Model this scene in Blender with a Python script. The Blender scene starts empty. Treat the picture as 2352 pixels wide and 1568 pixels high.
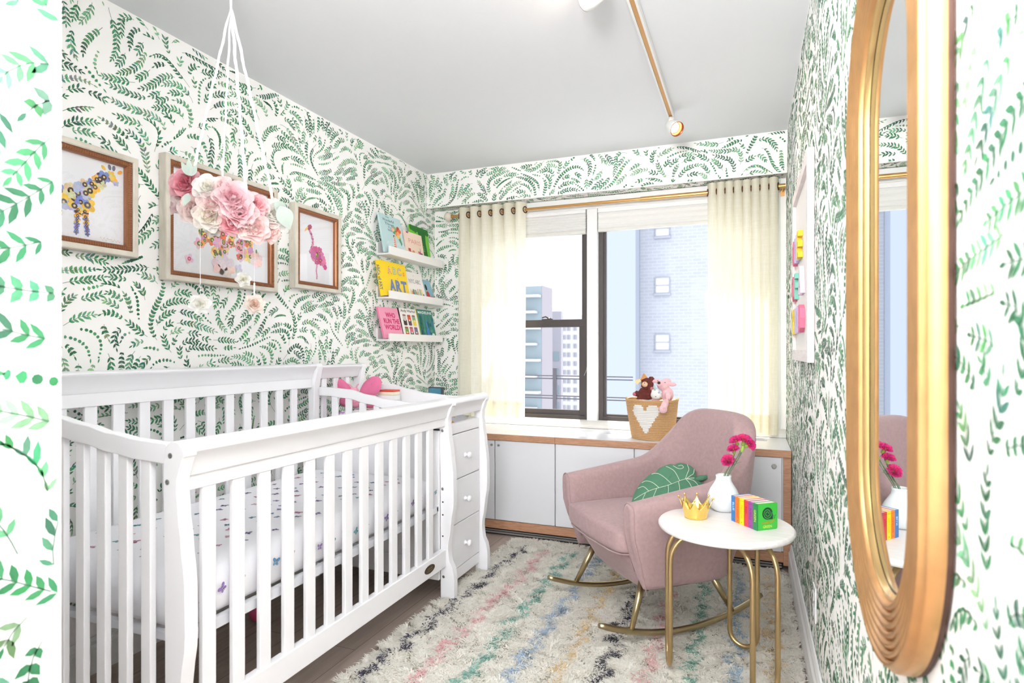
import bpy, math, random
import numpy as np
from math import sin, cos, pi, radians, sqrt, atan2, exp
from mathutils import Vector, Matrix, noise

S = bpy.context.scene
COL = S.collection
# ------------------------------------------------------------------ camera
PSI = math.atan(544 / 1369.0)
EYE = 1.18
cam_d = bpy.data.cameras.new('camera')
cam_d.sensor_width = 36.0
cam_d.lens = 36.0 * 1369.0 / 2352.0
cam_d.shift_y = 19.0 / 2352.0
cam_d.clip_start = 0.05
cam_d.clip_end = 600
cam_d.dof.use_dof = True
cam_d.dof.focus_distance = 2.9
cam_d.dof.aperture_fstop = 4.5
cam = bpy.data.objects.new('camera', cam_d)
cam.location = (0, 0, EYE)
cam.rotation_euler = (pi / 2, 0, PSI)
COL.objects.link(cam)
S.camera = cam
# ------------------------------------------------------------------ world, exposure
S.view_settings.view_transform = 'Standard'
S.view_settings.look = 'None'
S.view_settings.gamma = 1
S.view_settings.use_curve_mapping = False
S.view_settings.exposure = 1.12
w = bpy.data.worlds.new('overcast_sky')
S.world = w
w.use_nodes = True
wn = w.node_tree.nodes
bg = wn['Background']
bg.inputs[0].default_value = (0.95, 0.975, 1.0, 1)
bg.inputs[1].default_value = 1.25


def lamp(name, kind, loc, rot, energy, color, **kw):
    d = bpy.data.lights.new(name, kind)
    d.energy = energy
    d.color = color
    for k, v in kw.items():
        setattr(d, k, v)
    o = bpy.data.objects.new(name, d)
    o.location = loc
    o.rotation_euler = rot
    COL.objects.link(o)
    return o


def aim(d):
    return Vector(d).to_track_quat('-Z', 'Y').to_euler()


lamp('sun', 'SUN', (1, 8, 6), aim((0.30, -1.0, -2.6)), 4.0, (1.0, 0.90, 0.74), angle=radians(1.5))
# added fill lights, unseen behind the camera, standing in for flash
lamp('hallway_fill', 'AREA', (-0.25, -3.2, 1.75), aim((-0.10, 1.0, -0.10)), 28.0, (1.0, 0.985, 0.965),
     shape='RECTANGLE', size=1.5, size_y=1.5)
lamp('ceiling_bounce_fill', 'AREA', (-0.30, -0.25, 1.85), aim((0.05, 0.6, 1.0)), 46.0, (1.0, 0.985, 0.97),
     shape='RECTANGLE', size=0.5, size_y=0.5)  # added fill aimed at the ceiling to brighten the room


# ------------------------------------------------------------------ helpers
def lin(c):
    out = []
    for v in c[:3]:
        v = v / 255.0
        out.append(v / 12.92 if v <= 0.04045 else ((v + 0.055) / 1.055) ** 2.4)
    return (out[0], out[1], out[2], 1.0)


_M = {}


def mat(name, rgb, rough=0.6, metal=0.0, var=0.03, nscale=30.0, bump=0.0, bscale=200.0, **kw):
    """procedural principled material: base colour with slight noise variation, optional bump"""
    if name in _M:
        return _M[name]
    m = bpy.data.materials.new(name)
    m.use_nodes = True
    nt = m.node_tree
    b = nt.nodes['Principled BSDF']
    tc = nt.nodes.new('ShaderNodeTexCoord')
    nz = nt.nodes.new('ShaderNodeTexNoise')
    nz.inputs['Scale'].default_value = nscale
    nz.inputs['Detail'].default_value = 3
    nt.links.new(tc.outputs['Object'], nz.inputs['Vector'])
    c = lin(rgb)
    mx = nt.nodes.new('ShaderNodeMix')
    mx.data_type = 'RGBA'
    mx.inputs[6].default_value = tuple(max(0, v * (1 - var)) for v in c[:3]) + (1,)
    mx.inputs[7].default_value = tuple(min(1, v * (1 + var)) for v in c[:3]) + (1,)
    nt.links.new(nz.outputs['Fac'], mx.inputs[0])
    nt.links.new(mx.outputs[2], b.inputs['Base Color'])
    b.inputs['Roughness'].default_value = rough
    b.inputs['Metallic'].default_value = metal
    for k, v in kw.items():
        b.inputs[k.replace('_', ' ')].default_value = v
    if bump:
        n2 = nt.nodes.new('ShaderNodeTexNoise')
        n2.inputs['Scale'].default_value = bscale
        n2.inputs['Detail'].default_value = 2
        nt.links.new(tc.outputs['Object'], n2.inputs['Vector'])
        bp = nt.nodes.new('ShaderNodeBump')
        bp.inputs['Strength'].default_value = bump
        bp.inputs['Distance'].default_value = 0.004
        nt.links.new(n2.outputs['Fac'], bp.inputs['Height'])
        nt.links.new(bp.outputs['Normal'], b.inputs['Normal'])
    _M[name] = m
    return m


def attr_mat(name, attr, rough=0.8, **kw):
    if name in _M:
        return _M[name]
    m = mat(name, (200, 200, 200), rough, **kw)
    nt = m.node_tree
    b = nt.nodes['Principled BSDF']
    a = nt.nodes.new('ShaderNodeAttribute')
    a.attribute_name = attr
    nz = nt.nodes.new('ShaderNodeTexNoise')
    nz.inputs['Scale'].default_value = 90
    tc = nt.nodes.new('ShaderNodeTexCoord')
    nt.links.new(tc.outputs['Object'], nz.inputs['Vector'])
    hs = nt.nodes.new('ShaderNodeHueSaturation')
    mr = nt.nodes.new('ShaderNodeMapRange')
    mr.inputs['To Min'].default_value = 0.8
    mr.inputs['To Max'].default_value = 1.2
    nt.links.new(nz.outputs['Fac'], mr.inputs['Value'])
    nt.links.new(mr.outputs[0], hs.inputs['Value'])
    nt.links.new(a.outputs['Color'], hs.inputs['Color'])
    nt.links.new(hs.outputs['Color'], b.inputs['Base Color'])
    return m


def glass_mat(name, tint=(1, 1, 1), ior=1.45, rough=0.0, gloss=1.0):
    if name in _M:
        return _M[name]
    m = bpy.data.materials.new(name)
    m.use_nodes = True
    nt = m.node_tree
    nt.nodes.remove(nt.nodes['Principled BSDF'])
    t = nt.nodes.new('ShaderNodeBsdfTransparent')
    t.inputs[0].default_value = tuple(tint) + (1,)
    g = nt.nodes.new('ShaderNodeBsdfGlossy')
    g.inputs['Roughness'].default_value = rough
    lw = nt.nodes.new('ShaderNodeLayerWeight')      # Schlick reflectance, same from both sides
    lw.inputs['Blend'].default_value = 0.5
    p5 = nt.nodes.new('ShaderNodeMath')
    p5.operation = 'POWER'
    p5.inputs[1].default_value = 5.0
    nt.links.new(lw.outputs['Facing'], p5.inputs[0])
    f = nt.nodes.new('ShaderNodeMath')
    f.operation = 'MULTIPLY_ADD'
    r0_ = ((ior - 1) / (ior + 1)) ** 2
    f.inputs[1].default_value = 1 - r0_
    f.inputs[2].default_value = r0_
    nt.links.new(p5.outputs[0], f.inputs[0])
    mul = nt.nodes.new('ShaderNodeMath')
    mul.operation = 'MULTIPLY'
    mul.inputs[1].default_value = gloss
    mx = nt.nodes.new('ShaderNodeMixShader')
    nt.links.new(f.outputs[0], mul.inputs[0])
    nt.links.new(mul.outputs[0], mx.inputs[0])
    nt.links.new(t.outputs[0], mx.inputs[1])
    nt.links.new(g.outputs[0], mx.inputs[2])
    nt.links.new(mx.outputs[0], nt.nodes['Material Output'].inputs[0])
    _M[name] = m
    return m


def wood_mat(name, c1, c2, scale=(1, 1, 1), rough=0.45, bands=8.0):
    if name in _M:
        return _M[name]
    m = mat(name, c1, rough)
    nt = m.node_tree
    b = nt.nodes['Principled BSDF']
    tc = nt.nodes.new('ShaderNodeTexCoord')
    mp = nt.nodes.new('ShaderNodeMapping')
    mp.inputs['Scale'].default_value = scale
    nz = nt.nodes.new('ShaderNodeTexNoise')
    nz.inputs['Scale'].default_value = bands
    nz.inputs['Detail'].default_value = 8
    nz.inputs['Distortion'].default_value = 0.6
    nt.links.new(tc.outputs['Object'], mp.inputs[0])
    nt.links.new(mp.outputs[0], nz.inputs['Vector'])
    cr = nt.nodes.new('ShaderNodeValToRGB')
    cr.color_ramp.elements[0].color = lin(c1)
    cr.color_ramp.elements[0].position = 0.3
    cr.color_ramp.elements[1].color = lin(c2)
    cr.color_ramp.elements[1].position = 0.7
    nt.links.new(nz.outputs['Fac'], cr.inputs[0])
    nt.links.new(cr.outputs[0], b.inputs['Base Color'])
    return m


class MB:
    """mesh builder: collects geometry in world or local coordinates"""

    def __init__(self):
        self.v = []
        self.f = []
        self.m = []
        self.c = []      # per-face colour (optional)
        self.usec = False

    def add(self, vs, fs, mi=0, col=None):
        o = len(self.v)
        self.v += [tuple(p) for p in vs]
        for f in fs:
            self.f.append([i + o for i in f])
            self.m.append(mi)
            self.c.append(col)
        if col is not None:
            self.usec = True
        return self

    def box(self, x0, x1, y0, y1, z0, z1, mi=0, M=None, col=None):
        vs = [(x, y, z) for x in (x0, x1) for y in (y0, y1) for z in (z0, z1)]
        if M is not None:
            vs = [tuple(M @ Vector(p)) for p in vs]
        fs = [(0, 1, 3, 2), (4, 6, 7, 5), (0, 4, 5, 1), (2, 3, 7, 6), (0, 2, 6, 4), (1, 5, 7, 3)]
        return self.add(vs, fs, mi, col)

    def prism(self, poly, axis, a0, a1, mi=0, M=None, caps=True):
        """poly: 2D points; axis 'x': (y,z), 'y': (x,z), 'z': (x,y)"""
        def P(p, a):
            if axis == 'x':
                return (a, p[0], p[1])
            if axis == 'y':
                return (p[0], a, p[1])
            return (p[0], p[1], a)
        n = len(poly)
        vs = [P(p, a0) for p in poly] + [P(p, a1) for p in poly]
        if M is not None:
            vs = [tuple(M @ Vector(p)) for p in vs]
        fs = [(i, (i + 1) % n, n + (i + 1) % n, n + i) for i in range(n)]
        if caps:
            fs += [tuple(range(n))[::-1], tuple(range(n, 2 * n))]
        return self.add(vs, fs, mi)

    def band(self, top, bot, axis, a0, a1, mi=0):
        """solid strip between two polylines (lists of 2D pts, same length), extruded"""
        n = len(top)
        def P(p, a):
            if axis == 'x':
                return (a, p[0], p[1])
            if axis == 'y':
                return (p[0], a, p[1])
            return (p[0], p[1], a)
        vs = []
        for a in (a0, a1):
            vs += [P(p, a) for p in top] + [P(p, a) for p in bot]
        fs = []
        for i in range(n - 1):
            fs.append((i, i + 1, n + i + 1, n + i))
            fs.append((2 * n + i, 3 * n + i, 3 * n + i + 1, 2 * n + i + 1))
            fs.append((i, 2 * n + i, 2 * n + i + 1, i + 1))
            fs.append((n + i, n + i + 1, 3 * n + i + 1, 3 * n + i))
        fs.append((0, n, 3 * n, 2 * n))
        fs.append((n - 1, 3 * n - 1, 4 * n - 1, 2 * n - 1))
        return self.add(vs, fs, mi)

    def tube(self, pts, r, n=10, closed=False, mi=0, flat=None, col=None):
        pts = [Vector(p) for p in pts]
        N = len(pts)
        rs = r if isinstance(r, (list, tuple)) else [r] * N
        vs = []
        up = None
        for i, p in enumerate(pts):
            if closed:
                t = pts[(i + 1) % N] - pts[i - 1]
            else:
                t = pts[min(i + 1, N - 1)] - pts[max(i - 1, 0)]
            if t.length < 1e-9:
                t = Vector((0, 0, 1))
            t.normalize()
            if up is None:
                up = Vector((0, 0, 1)) if abs(t.z) < 0.9 else Vector((1, 0, 0))
            a = t.cross(up)
            if a.length < 1e-6:
                a = t.orthogonal()
            a.normalize()
            b = a.cross(t).normalized()
            up = b
            for k in range(n):
                an = 2 * pi * k / n
                sa, sb = (1, 1) if flat is None else flat
                vs.append(p + a * (cos(an) * rs[i] * sa) + b * (sin(an) * rs[i] * sb))
        fs = []
        L = N if closed else N - 1
        for i in range(L):
            j = (i + 1) % N
            for k in range(n):
                fs.append((i * n + k, i * n + (k + 1) % n, j * n + (k + 1) % n, j * n + k))
        if not closed:
            fs.append(tuple(range(n))[::-1])
            fs.append(tuple((N - 1) * n + k for k in range(n)))
        return self.add(vs, fs, mi, col)

    def lathe(self, prof, c=(0, 0, 0), n=32, mi=0, M=None, cap=True):
        vs = []
        for (r, z) in prof:
            for k in range(n):
                a = 2 * pi * k / n
                vs.append(Vector((c[0] + r * cos(a), c[1] + r * sin(a), c[2] + z)))
        if M is not None:
            vs = [M @ v for v in vs]
        N = len(prof)
        fs = []
        for i in range(N - 1):
            for k in range(n):
                fs.append((i * n + k, i * n + (k + 1) % n, (i + 1) * n + (k + 1) % n, (i + 1) * n + k))
        if cap:
            fs.append(tuple(range(n))[::-1])
            fs.append(tuple((N - 1) * n + k for k in range(n)))
        return self.add(vs, fs, mi)

    def ball(self, c, r, n=14, mi=0, M=None, col=None):
        rx, ry, rz = r if isinstance(r, (tuple, list)) else (r, r, r)
        h = n // 2
        vs = [Vector((0, 0, -rz))]
        for i in range(1, h):
            t = pi * i / h
            for k in range(n):
                a = 2 * pi * k / n
                vs.append(Vector((rx * sin(t) * cos(a), ry * sin(t) * sin(a), -rz * cos(t))))
        vs.append(Vector((0, 0, rz)))
        if M is not None:
            vs = [M @ v for v in vs]
        vs = [v + Vector(c) for v in vs]
        fs = [(0, 1 + (k + 1) % n, 1 + k) for k in range(n)]
        for i in range(h - 2):
            for k in range(n):
                a = 1 + i * n
                fs.append((a + k, a + (k + 1) % n, a + n + (k + 1) % n, a + n + k))
        a = 1 + (h - 2) * n
        e = len(vs) - 1
        fs += [(a + k, a + (k + 1) % n, e) for k in range(n)]
        return self.add(vs, fs, mi, col)

    def flat(self, pts2, F, mi=0, off=0.0, col=None):
        """flat polygon; F maps (u,v,off) to 3D"""
        vs = [F(p[0], p[1], off) for p in pts2]
        return self.add(vs, [tuple(range(len(vs)))], mi, col)

    def text(self, s, size, F, u, v, mi=0, off=0.0, bold=0.0, align='LEFT', sx=1.0, rot=0.0, col=None, spacing=1.0):
        vs, fs = text_geo(s, size, bold, align, spacing)
        cr, sr = cos(rot), sin(rot)
        vs = [F(u + (p[0] * cr * sx - p[1] * sr), v + (p[0] * sr * sx + p[1] * cr), off) for p in vs]
        return self.add(vs, fs, mi, col)

    def disc(self, F, u, v, r, mi=0, off=0.0, n=14, ry=None, col=None, rot=0.0):
        ry = r if ry is None else ry
        pts = []
        for k in range(n):
            a = 2 * pi * k / n
            x, y = r * cos(a), ry * sin(a)
            pts.append((u + x * cos(rot) - y * sin(rot), v + x * sin(rot) + y * cos(rot)))
        return self.flat(pts, F, mi, off, col)

    def build(self, name, mats, parent=None, bevel=0.0, smooth=False, seg=2, sub=0, auto=None, colname='tint', origin=None):
        vs = self.v
        if parent is not None:
            root = parent
            A = parent.matrix_basis
            p = parent.parent
            while p is not None:
                A = p.matrix_basis @ A
                p = p.parent
            I = A.inverted()
            vs = [tuple(I @ Vector(p)) for p in vs]
            loc = (0, 0, 0)
        else:
            if origin is None:
                xs = [p[0] for p in vs]; ys = [p[1] for p in vs]; zs = [p[2] for p in vs]
                origin = ((min(xs) + max(xs)) / 2, (min(ys) + max(ys)) / 2, min(zs))
            loc = origin
            vs = [(p[0] - loc[0], p[1] - loc[1], p[2] - loc[2]) for p in vs]
        me = bpy.data.meshes.new(name)
        me.from_pydata(vs, [], self.f)
        if not isinstance(mats, (list, tuple)):
            mats = [mats]
        for m in mats:
            me.materials.append(m)
        if len(mats) > 1:
            me.polygons.foreach_set('material_index', self.m)
        if self.usec:
            at = me.color_attributes.new(colname, 'FLOAT_COLOR', 'CORNER')
            buf = []
            for f, c in zip(self.f, self.c):
                c = c or (0.8, 0.8, 0.8)
                buf += [c[0], c[1], c[2], 1.0] * len(f)
            at.data.foreach_set('color', buf)
        if smooth:
            me.polygons.foreach_set('use_smooth', [True] * len(me.polygons))
        me.update()
        o = bpy.data.objects.new(name, me)
        o.location = loc
        COL.objects.link(o)
        if parent is not None:
            o.parent = parent
        if bevel:
            b = o.modifiers.new('bevel', 'BEVEL')
            b.width = bevel
            b.segments = seg
            b.limit_method = 'ANGLE'
            b.angle_limit = radians(40)
            me.polygons.foreach_set('use_smooth', [True] * len(me.polygons))
            wn_ = o.modifiers.new('wn', 'WEIGHTED_NORMAL')
            wn_.keep_sharp = True
        if sub:
            sm = o.modifiers.new('sub', 'SUBSURF')
            sm.levels = sub
            sm.render_levels = sub
        return o


_T = {}


def text_geo(s, size, bold=0.0, align='LEFT', spacing=1.0, extrude=0.0):
    key = (s, size, bold, align, spacing, extrude)
    if key in _T:
        return _T[key]
    cu = bpy.data.curves.new('t', 'FONT')
    cu.body = s
    cu.size = size
    cu.offset = bold * size
    cu.align_x = align
    cu.space_character = spacing
    cu.resolution_u = 2
    cu.extrude = extrude
    o = bpy.data.objects.new('t', cu)
    me = bpy.data.meshes.new_from_object(o)
    vs = [tuple(v.co) for v in me.vertices]
    fs = [tuple(p.vertices) for p in me.polygons]
    bpy.data.objects.remove(o)
    bpy.data.curves.remove(cu)
    bpy.data.meshes.remove(me)
    _T[key] = (vs, fs)
    return _T[key]


def thing(name, label, cat, loc=(0, 0, 0), rz=0.0, group=None, rot=None):
    o = bpy.data.objects.new(name, None)
    o.empty_display_size = 0.05
    COL.objects.link(o)
    o.location = loc
    o.rotation_euler = rot if rot else (0, 0, rz)
    o['label'] = label
    o['category'] = cat
    if group:
        o['group'] = group
    # make matrix_basis valid immediately
    o.matrix_basis = Matrix.Translation(loc) @ (o.rotation_euler.to_matrix().to_4x4())
    return o


def tag(o, label, cat, group=None):
    o['label'] = label
    o['category'] = cat
    if group:
        o['group'] = group
    return o


def structure(o):
    o['kind'] = 'structure'
    return o


def copy_tree(o, parent=None):
    c = o.copy()
    COL.objects.link(c)
    if parent is not None:
        c.parent = parent
    for ch in list(o.children):
        copy_tree(ch, c)
    return c


def sstep(a, b, x):
    t = min(1, max(0, (x - a) / (b - a)))
    return t * t * (3 - 2 * t)


def interp(pts, x):
    if x <= pts[0][0]:
        return pts[0][1]
    for (a, b), (c, d) in zip(pts, pts[1:]):
        if x <= c:
            t = (x - a) / (c - a)
            t = t * t * (3 - 2 * t)
            return b + (d - b) * t
    return pts[-1][1]


def smooth_curve(pts, n=8):
    """Catmull-Rom through points"""
    P = [Vector(p) for p in pts]
    P = [P[0] * 2 - P[1]] + P + [P[-1] * 2 - P[-2]]
    out = []
    for i in range(1, len(P) - 2):
        for k in range(n):
            t = k / n
            a, b, c, d = P[i - 1], P[i], P[i + 1], P[i + 2]
            out.append(0.5 * ((2 * b) + (c - a) * t + (2 * a - 5 * b + 4 * c - d) * t * t + (3 * b - a - 3 * c + d) * t ** 3))
    out.append(P[-2])
    return out


# ------------------------------------------------------------------ common materials
WHITE = mat('white_paint', (240, 240, 243), 0.35, var=0.01)
CRIBW = mat('white_lacquer', (242, 242, 246), 0.28, var=0.01)
TRIMW = mat('white_trim_paint', (238, 239, 240), 0.4, var=0.01)
PAPER = mat('wallpaper_ground', (251, 250, 248), 0.75, var=0.015, nscale=3)
LEAF = attr_mat('wallpaper_leaf_ink', 'leafcol', 0.75, var=0.0)
CEIL = mat('ceiling_paint', (228, 230, 234), 0.8, var=0.01, nscale=2)
BRONZE = mat('dark_bronze_frame', (78, 72, 72), 0.45, 0.3)
BRASS = mat('brushed_brass', (186, 150, 92), 0.3, 1.0, var=0.05, nscale=60)
GOLD = mat('polished_gold', (252, 216, 124), 0.14, 1.0, var=0.03)
STEEL = mat('steel', (170, 170, 170), 0.3, 1.0)
OAK = wood_mat('oak_edge', (176, 128, 98), (206, 160, 128), (3, 14, 30))
BLACK = mat('dark_gap', (35, 33, 33), 0.7)
TINT = attr_mat('printed_ink', 'tint', 0.6, var=0.0)

X_L, X_R, Y_B, Y_W, Z_C = -2.235, 0.213, 3.906, 4.03, 2.49
Y_FRONT = -2.2
X_E = -0.97          # corridor wall
Y_E = 0.588


# ------------------------------------------------------------------ wallpaper vines
def vines(W0, W1, H0, H1, seed, scale=1.0):
    """leafy vine print as 2D polygons: returns list of (pts, colour)"""
    rnd = random.Random(seed)
    P, Q = 0.60 * scale, 0.62 * scale
    dsep = 0.0325 * scale
    step = 0.0082 * scale

    def ang(x, z):
        i = math.floor(x / P + 0.5)
        zz = z + (Q / 2 if i % 2 else 0)
        ph = 2 * pi * zz / Q
        axis = P * i + 0.10 * scale * sin(ph)
        s_ = (x - axis) / (P / 2)
        s_ = max(-1.2, min(1.2, s_))
        k = 0.5 + 0.5 * sin(ph + 0.8 + 2.2 * s_)
        lean = 70 * cos(ph)
        th = 92 + lean * (1 - abs(s_)) - (95 + 105 * k) * math.copysign(abs(s_) ** 0.75, s_)
        th += 48 * noise.noise(Vector((x / (0.17 * scale), z / (0.17 * scale), seed)))
        return radians(th)

    cell = dsep
    grid = {}

    def near(x, z, d, sid):
        cx, cz = int(math.floor(x / cell)), int(math.floor(z / cell))
        for a in (-1, 0, 1):
            for b in (-1, 0, 1):
                for (px, pz, s2) in grid.get((cx + a, cz + b), ()):
                    if s2 != sid and (px - x) ** 2 + (pz - z) ** 2 < d * d:
                        return True
        return False

    lines = []
    seeds = []
    area = (W1 - W0) * (H1 - H0)
    ns = int(area / (dsep * dsep) * 5)
    for i in range(ns):
        seeds.append((W0 + rnd.random() * (W1 - W0), H0 + rnd.random() * (H1 - H0)))
    sid = 0
    for (sx, sz) in seeds:
        if near(sx, sz, dsep * 0.95, -1):
            continue
        sid += 1
        L = rnd.choice([0.14, 0.2, 0.28, 0.38, 0.5]) * scale
        pts = [(sx, sz)]
        x, z = sx, sz
        own = [(x, z)]
        fwd = []
        for dr in (1, -1):
            x, z = sx, sz
            l = 0
            pa = None
            seg = []
            while l < L / 2:
                a = ang(x, z)
                if pa is not None and cos(a - pa) < 0.55:
                    break
                pa = a
                x += dr * cos(a) * step
                z += dr * sin(a) * step
                if not (W0 - 0.03 < x < W1 + 0.03 and H0 - 0.03 < z < H1 + 0.03):
                    break
                if near(x, z, dsep * 0.74, sid):
                    break
                if any((x - q[0]) ** 2 + (z - q[1]) ** 2 < (dsep * 0.8) ** 2 for q in (fwd + seg)[:-6]):
                    break
                seg.append((x, z))
                l += step
            if dr == 1:
                fwd = seg
            else:
                back = seg
        line = back[::-1] + [(sx, sz)] + fwd
        if len(line) < 5:
            continue
        for (x, z) in line:
            grid.setdefault((int(math.floor(x / cell)), int(math.floor(z / cell))), []).append((x, z, sid))
        lines.append(line)
    out = []
    base = [(52, 122, 82), (70, 146, 98), (100, 166, 122), (140, 188, 146), (54, 104, 82), (82, 140, 110)]

    def leaf(x, z, a, l, wd, col, kind=0):
        ca, sa = cos(a), sin(a)
        if kind == 0:
            pr = [(0, 0), (0.28, 0.4), (0.6, 0.44), (1.0, 0.0), (0.66, -0.34), (0.3, -0.36)]
        elif kind == 1:
            pr = [(0, 0), (0.15, 0.5), (0.5, 0.62), (1.0, 0), (0.5, -0.62), (0.15, -0.5)]
        else:
            pr = [(0.5 + 0.5 * cos(t * pi / 4), 0.5 * sin(t * pi / 4)) for t in range(8)]
        pts = []
        for (u, v) in pr:
            u *= l
            v *= wd
            pts.append((x + u * ca - v * sa, z + u * sa + v * ca))
        out.append((pts, col))

    for line in lines:
        kind = rnd.choice([0, 0, 0, 0, 0, 0, 0, 1, 1, 2, 3])
        c0 = base[rnd.randrange(len(base))]
        c1 = base[rnd.randrange(len(base))]
        n = len(line)
        # stem
        sw = 0.0007 * scale
        stemcol = lin((52, 98, 76))[:3]
        if kind != 2:
            pv = None
            for i in range(0, n, 2):
                j = min(i + 2, n - 1)
                if j == i:
                    break
                (xa, za), (xb, zb) = line[i], line[j]
                d = sqrt((xb - xa) ** 2 + (zb - za) ** 2) + 1e-9
                nx, nz_ = -(zb - za) / d * sw, (xb - xa) / d * sw
                out.append(([(xa + nx, za + nz_), (xb + nx, zb + nz_), (xb - nx, zb - nz_), (xa - nx, za - nz_)], stemcol))
        every = 2 if kind != 2 else 1 + (rnd.random() < 0.8)
        flip = rnd.random() < 0.25
        bare = int(n * rnd.choice([0, 0.08, 0.2]))
        for i in range(bare, n - 1, every):
            t = i / n
            (xa, za), (xb, zb) = line[i], line[min(i + 1, n - 1)]
            a = atan2(zb - za, xb - xa)
            f = 0.55 + 0.6 * sin(pi * min(1, t * 0.85 + 0.12))
            g = rnd.uniform(0.85, 1.15)
            col3 = [c0[q] + (c1[q] - c0[q]) * min(1, max(0, t + rnd.uniform(-0.35, 0.35))) for q in range(3)]
            k2 = rnd.uniform(0.86, 1.1)
            col = lin([min(255, q * k2) for q in col3])[:3]
            if kind in (0, 3):
                for sd in ((1, -1) if kind == 0 else ((1,) if flip else (-1,))):
                    leaf(xa, za, a + sd * radians(rnd.uniform(30, 52)), 0.0225 * f * g * scale, 0.0094 * f * scale, col, 0)
                if kind == 3:
                    leaf(xa, za, a, 0.017 * f * scale, 0.006 * scale, col, 0)
            elif kind == 1:
                for sd in (1, -1):
                    leaf(xa, za, a + sd * radians(rnd.uniform(38, 60)), 0.016 * f * g * scale, 0.0078 * f * scale, col, 1)
            else:
                leaf(xa - 0.004, za, a, 0.011 * f * g * scale, 0.011 * f * scale, col, 2 if rnd.random() < 0.7 else 1)
        leaf(line[-1][0], line[-1][1], atan2(line[-1][1] - line[-2][1], line[-1][0] - line[-2][0]), 0.018 * scale, 0.007 * scale,
             lin(c1)[:3], 0)
    return out


def paper(mb, F, u0, u1, v0, v1, seed, off=0.0006, holes=(), scale=1.0, only=None):
    """add leaf polygons mapped by F(u,v,off) inside a rectangle"""
    for (pts, col) in vines(u0, u1, v0, v1, seed, scale):
        ok = True
        for (u, v) in pts:
            if not (u0 < u < u1 and v0 < v < v1):
                ok = False
                break
            for (a, b, c, d) in holes:
                if a < u < b and c < v < d:
                    ok = False
                    break
            if not ok:
                break
        if ok:
            mb.add([F(u, v, off) for (u, v) in pts], [tuple(range(len(pts)))], 1, col)


def wall(name, mb):
    o = mb.build(name, [PAPER, LEAF], colname='leafcol')
    return structure(o)


# left wall (papered from the near corner to the window wall)
mb = MB()
mb.box(X_L - 0.12, X_L, Y_E + 0.0, Y_W + 0.14, 0, Z_C + 0.1)
paper(mb, lambda u, v, o: (X_L + o, u, v), 1.1, Y_W - 0.003, 0.13, Z_C - 0.004, 3)
wall('wall_left', mb)
# right wall
mb = MB()
mb.box(X_R, X_R + 0.12, Y_FRONT, Y_W + 0.14, 0, Z_C + 0.1)
paper(mb, lambda u, v, o: (X_R - o, u, v), 0.40, Y_W - 0.003, 0.14, Z_C - 0.004, 8)
wall('wall_right', mb)
# window wall with the papered beam over the window recess
WX0, WX1, WZ0, WZ1 = -1.95, 0.15, 0.66, 2.17
BZ = 2.235
mb = MB()
mb.box(X_L, X_R, Y_B, Y_W + 0.14, BZ, Z_C + 0.1)
mb.box(X_L, WX0, Y_W, Y_W + 0.14, 0, BZ)
mb.box(WX1, X_R, Y_W, Y_W + 0.14, 0, BZ)
mb.box(WX0, WX1, Y_W, Y_W + 0.14, 0, WZ0)
mb.box(WX0, WX1, Y_W, Y_W + 0.14, WZ1, BZ)
paper(mb, lambda u, v, o: (u, Y_B - o, v), X_L + 0.002, X_R - 0.002, BZ + 0.003, Z_C - 0.003, 5)
paper(mb, lambda u, v, o: (u, v, BZ - o), X_L + 0.002, X_R - 0.002, Y_B + 0.002, Y_W - 0.002, 6)
paper(mb, lambda u, v, o: (u, Y_W - o, v), X_L + 0.002, WX0 - 0.03, 0.1, BZ - 0.002, 7)
wall('wall_back', mb)
# corridor wall close to the camera, and the short return behind it
mb = MB()
SK = 0.0
mb.box(X_L - 0.12, X_E, Y_FRONT, Y_E, 0, Z_C + 0.1)
paper(mb, lambda u, v, o: (X_E + o, u, v), 0.25, Y_E - 0.002, 0.14, Z_C - 0.004, 15, scale=1.3)
wall('wall_corridor', mb)
# ceiling and floor
structure(MB().box(X_L - 0.12, X_R + 0.12, Y_FRONT, Y_W + 0.14, Z_C, Z_C + 0.12).build('ceiling', CEIL))


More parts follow.
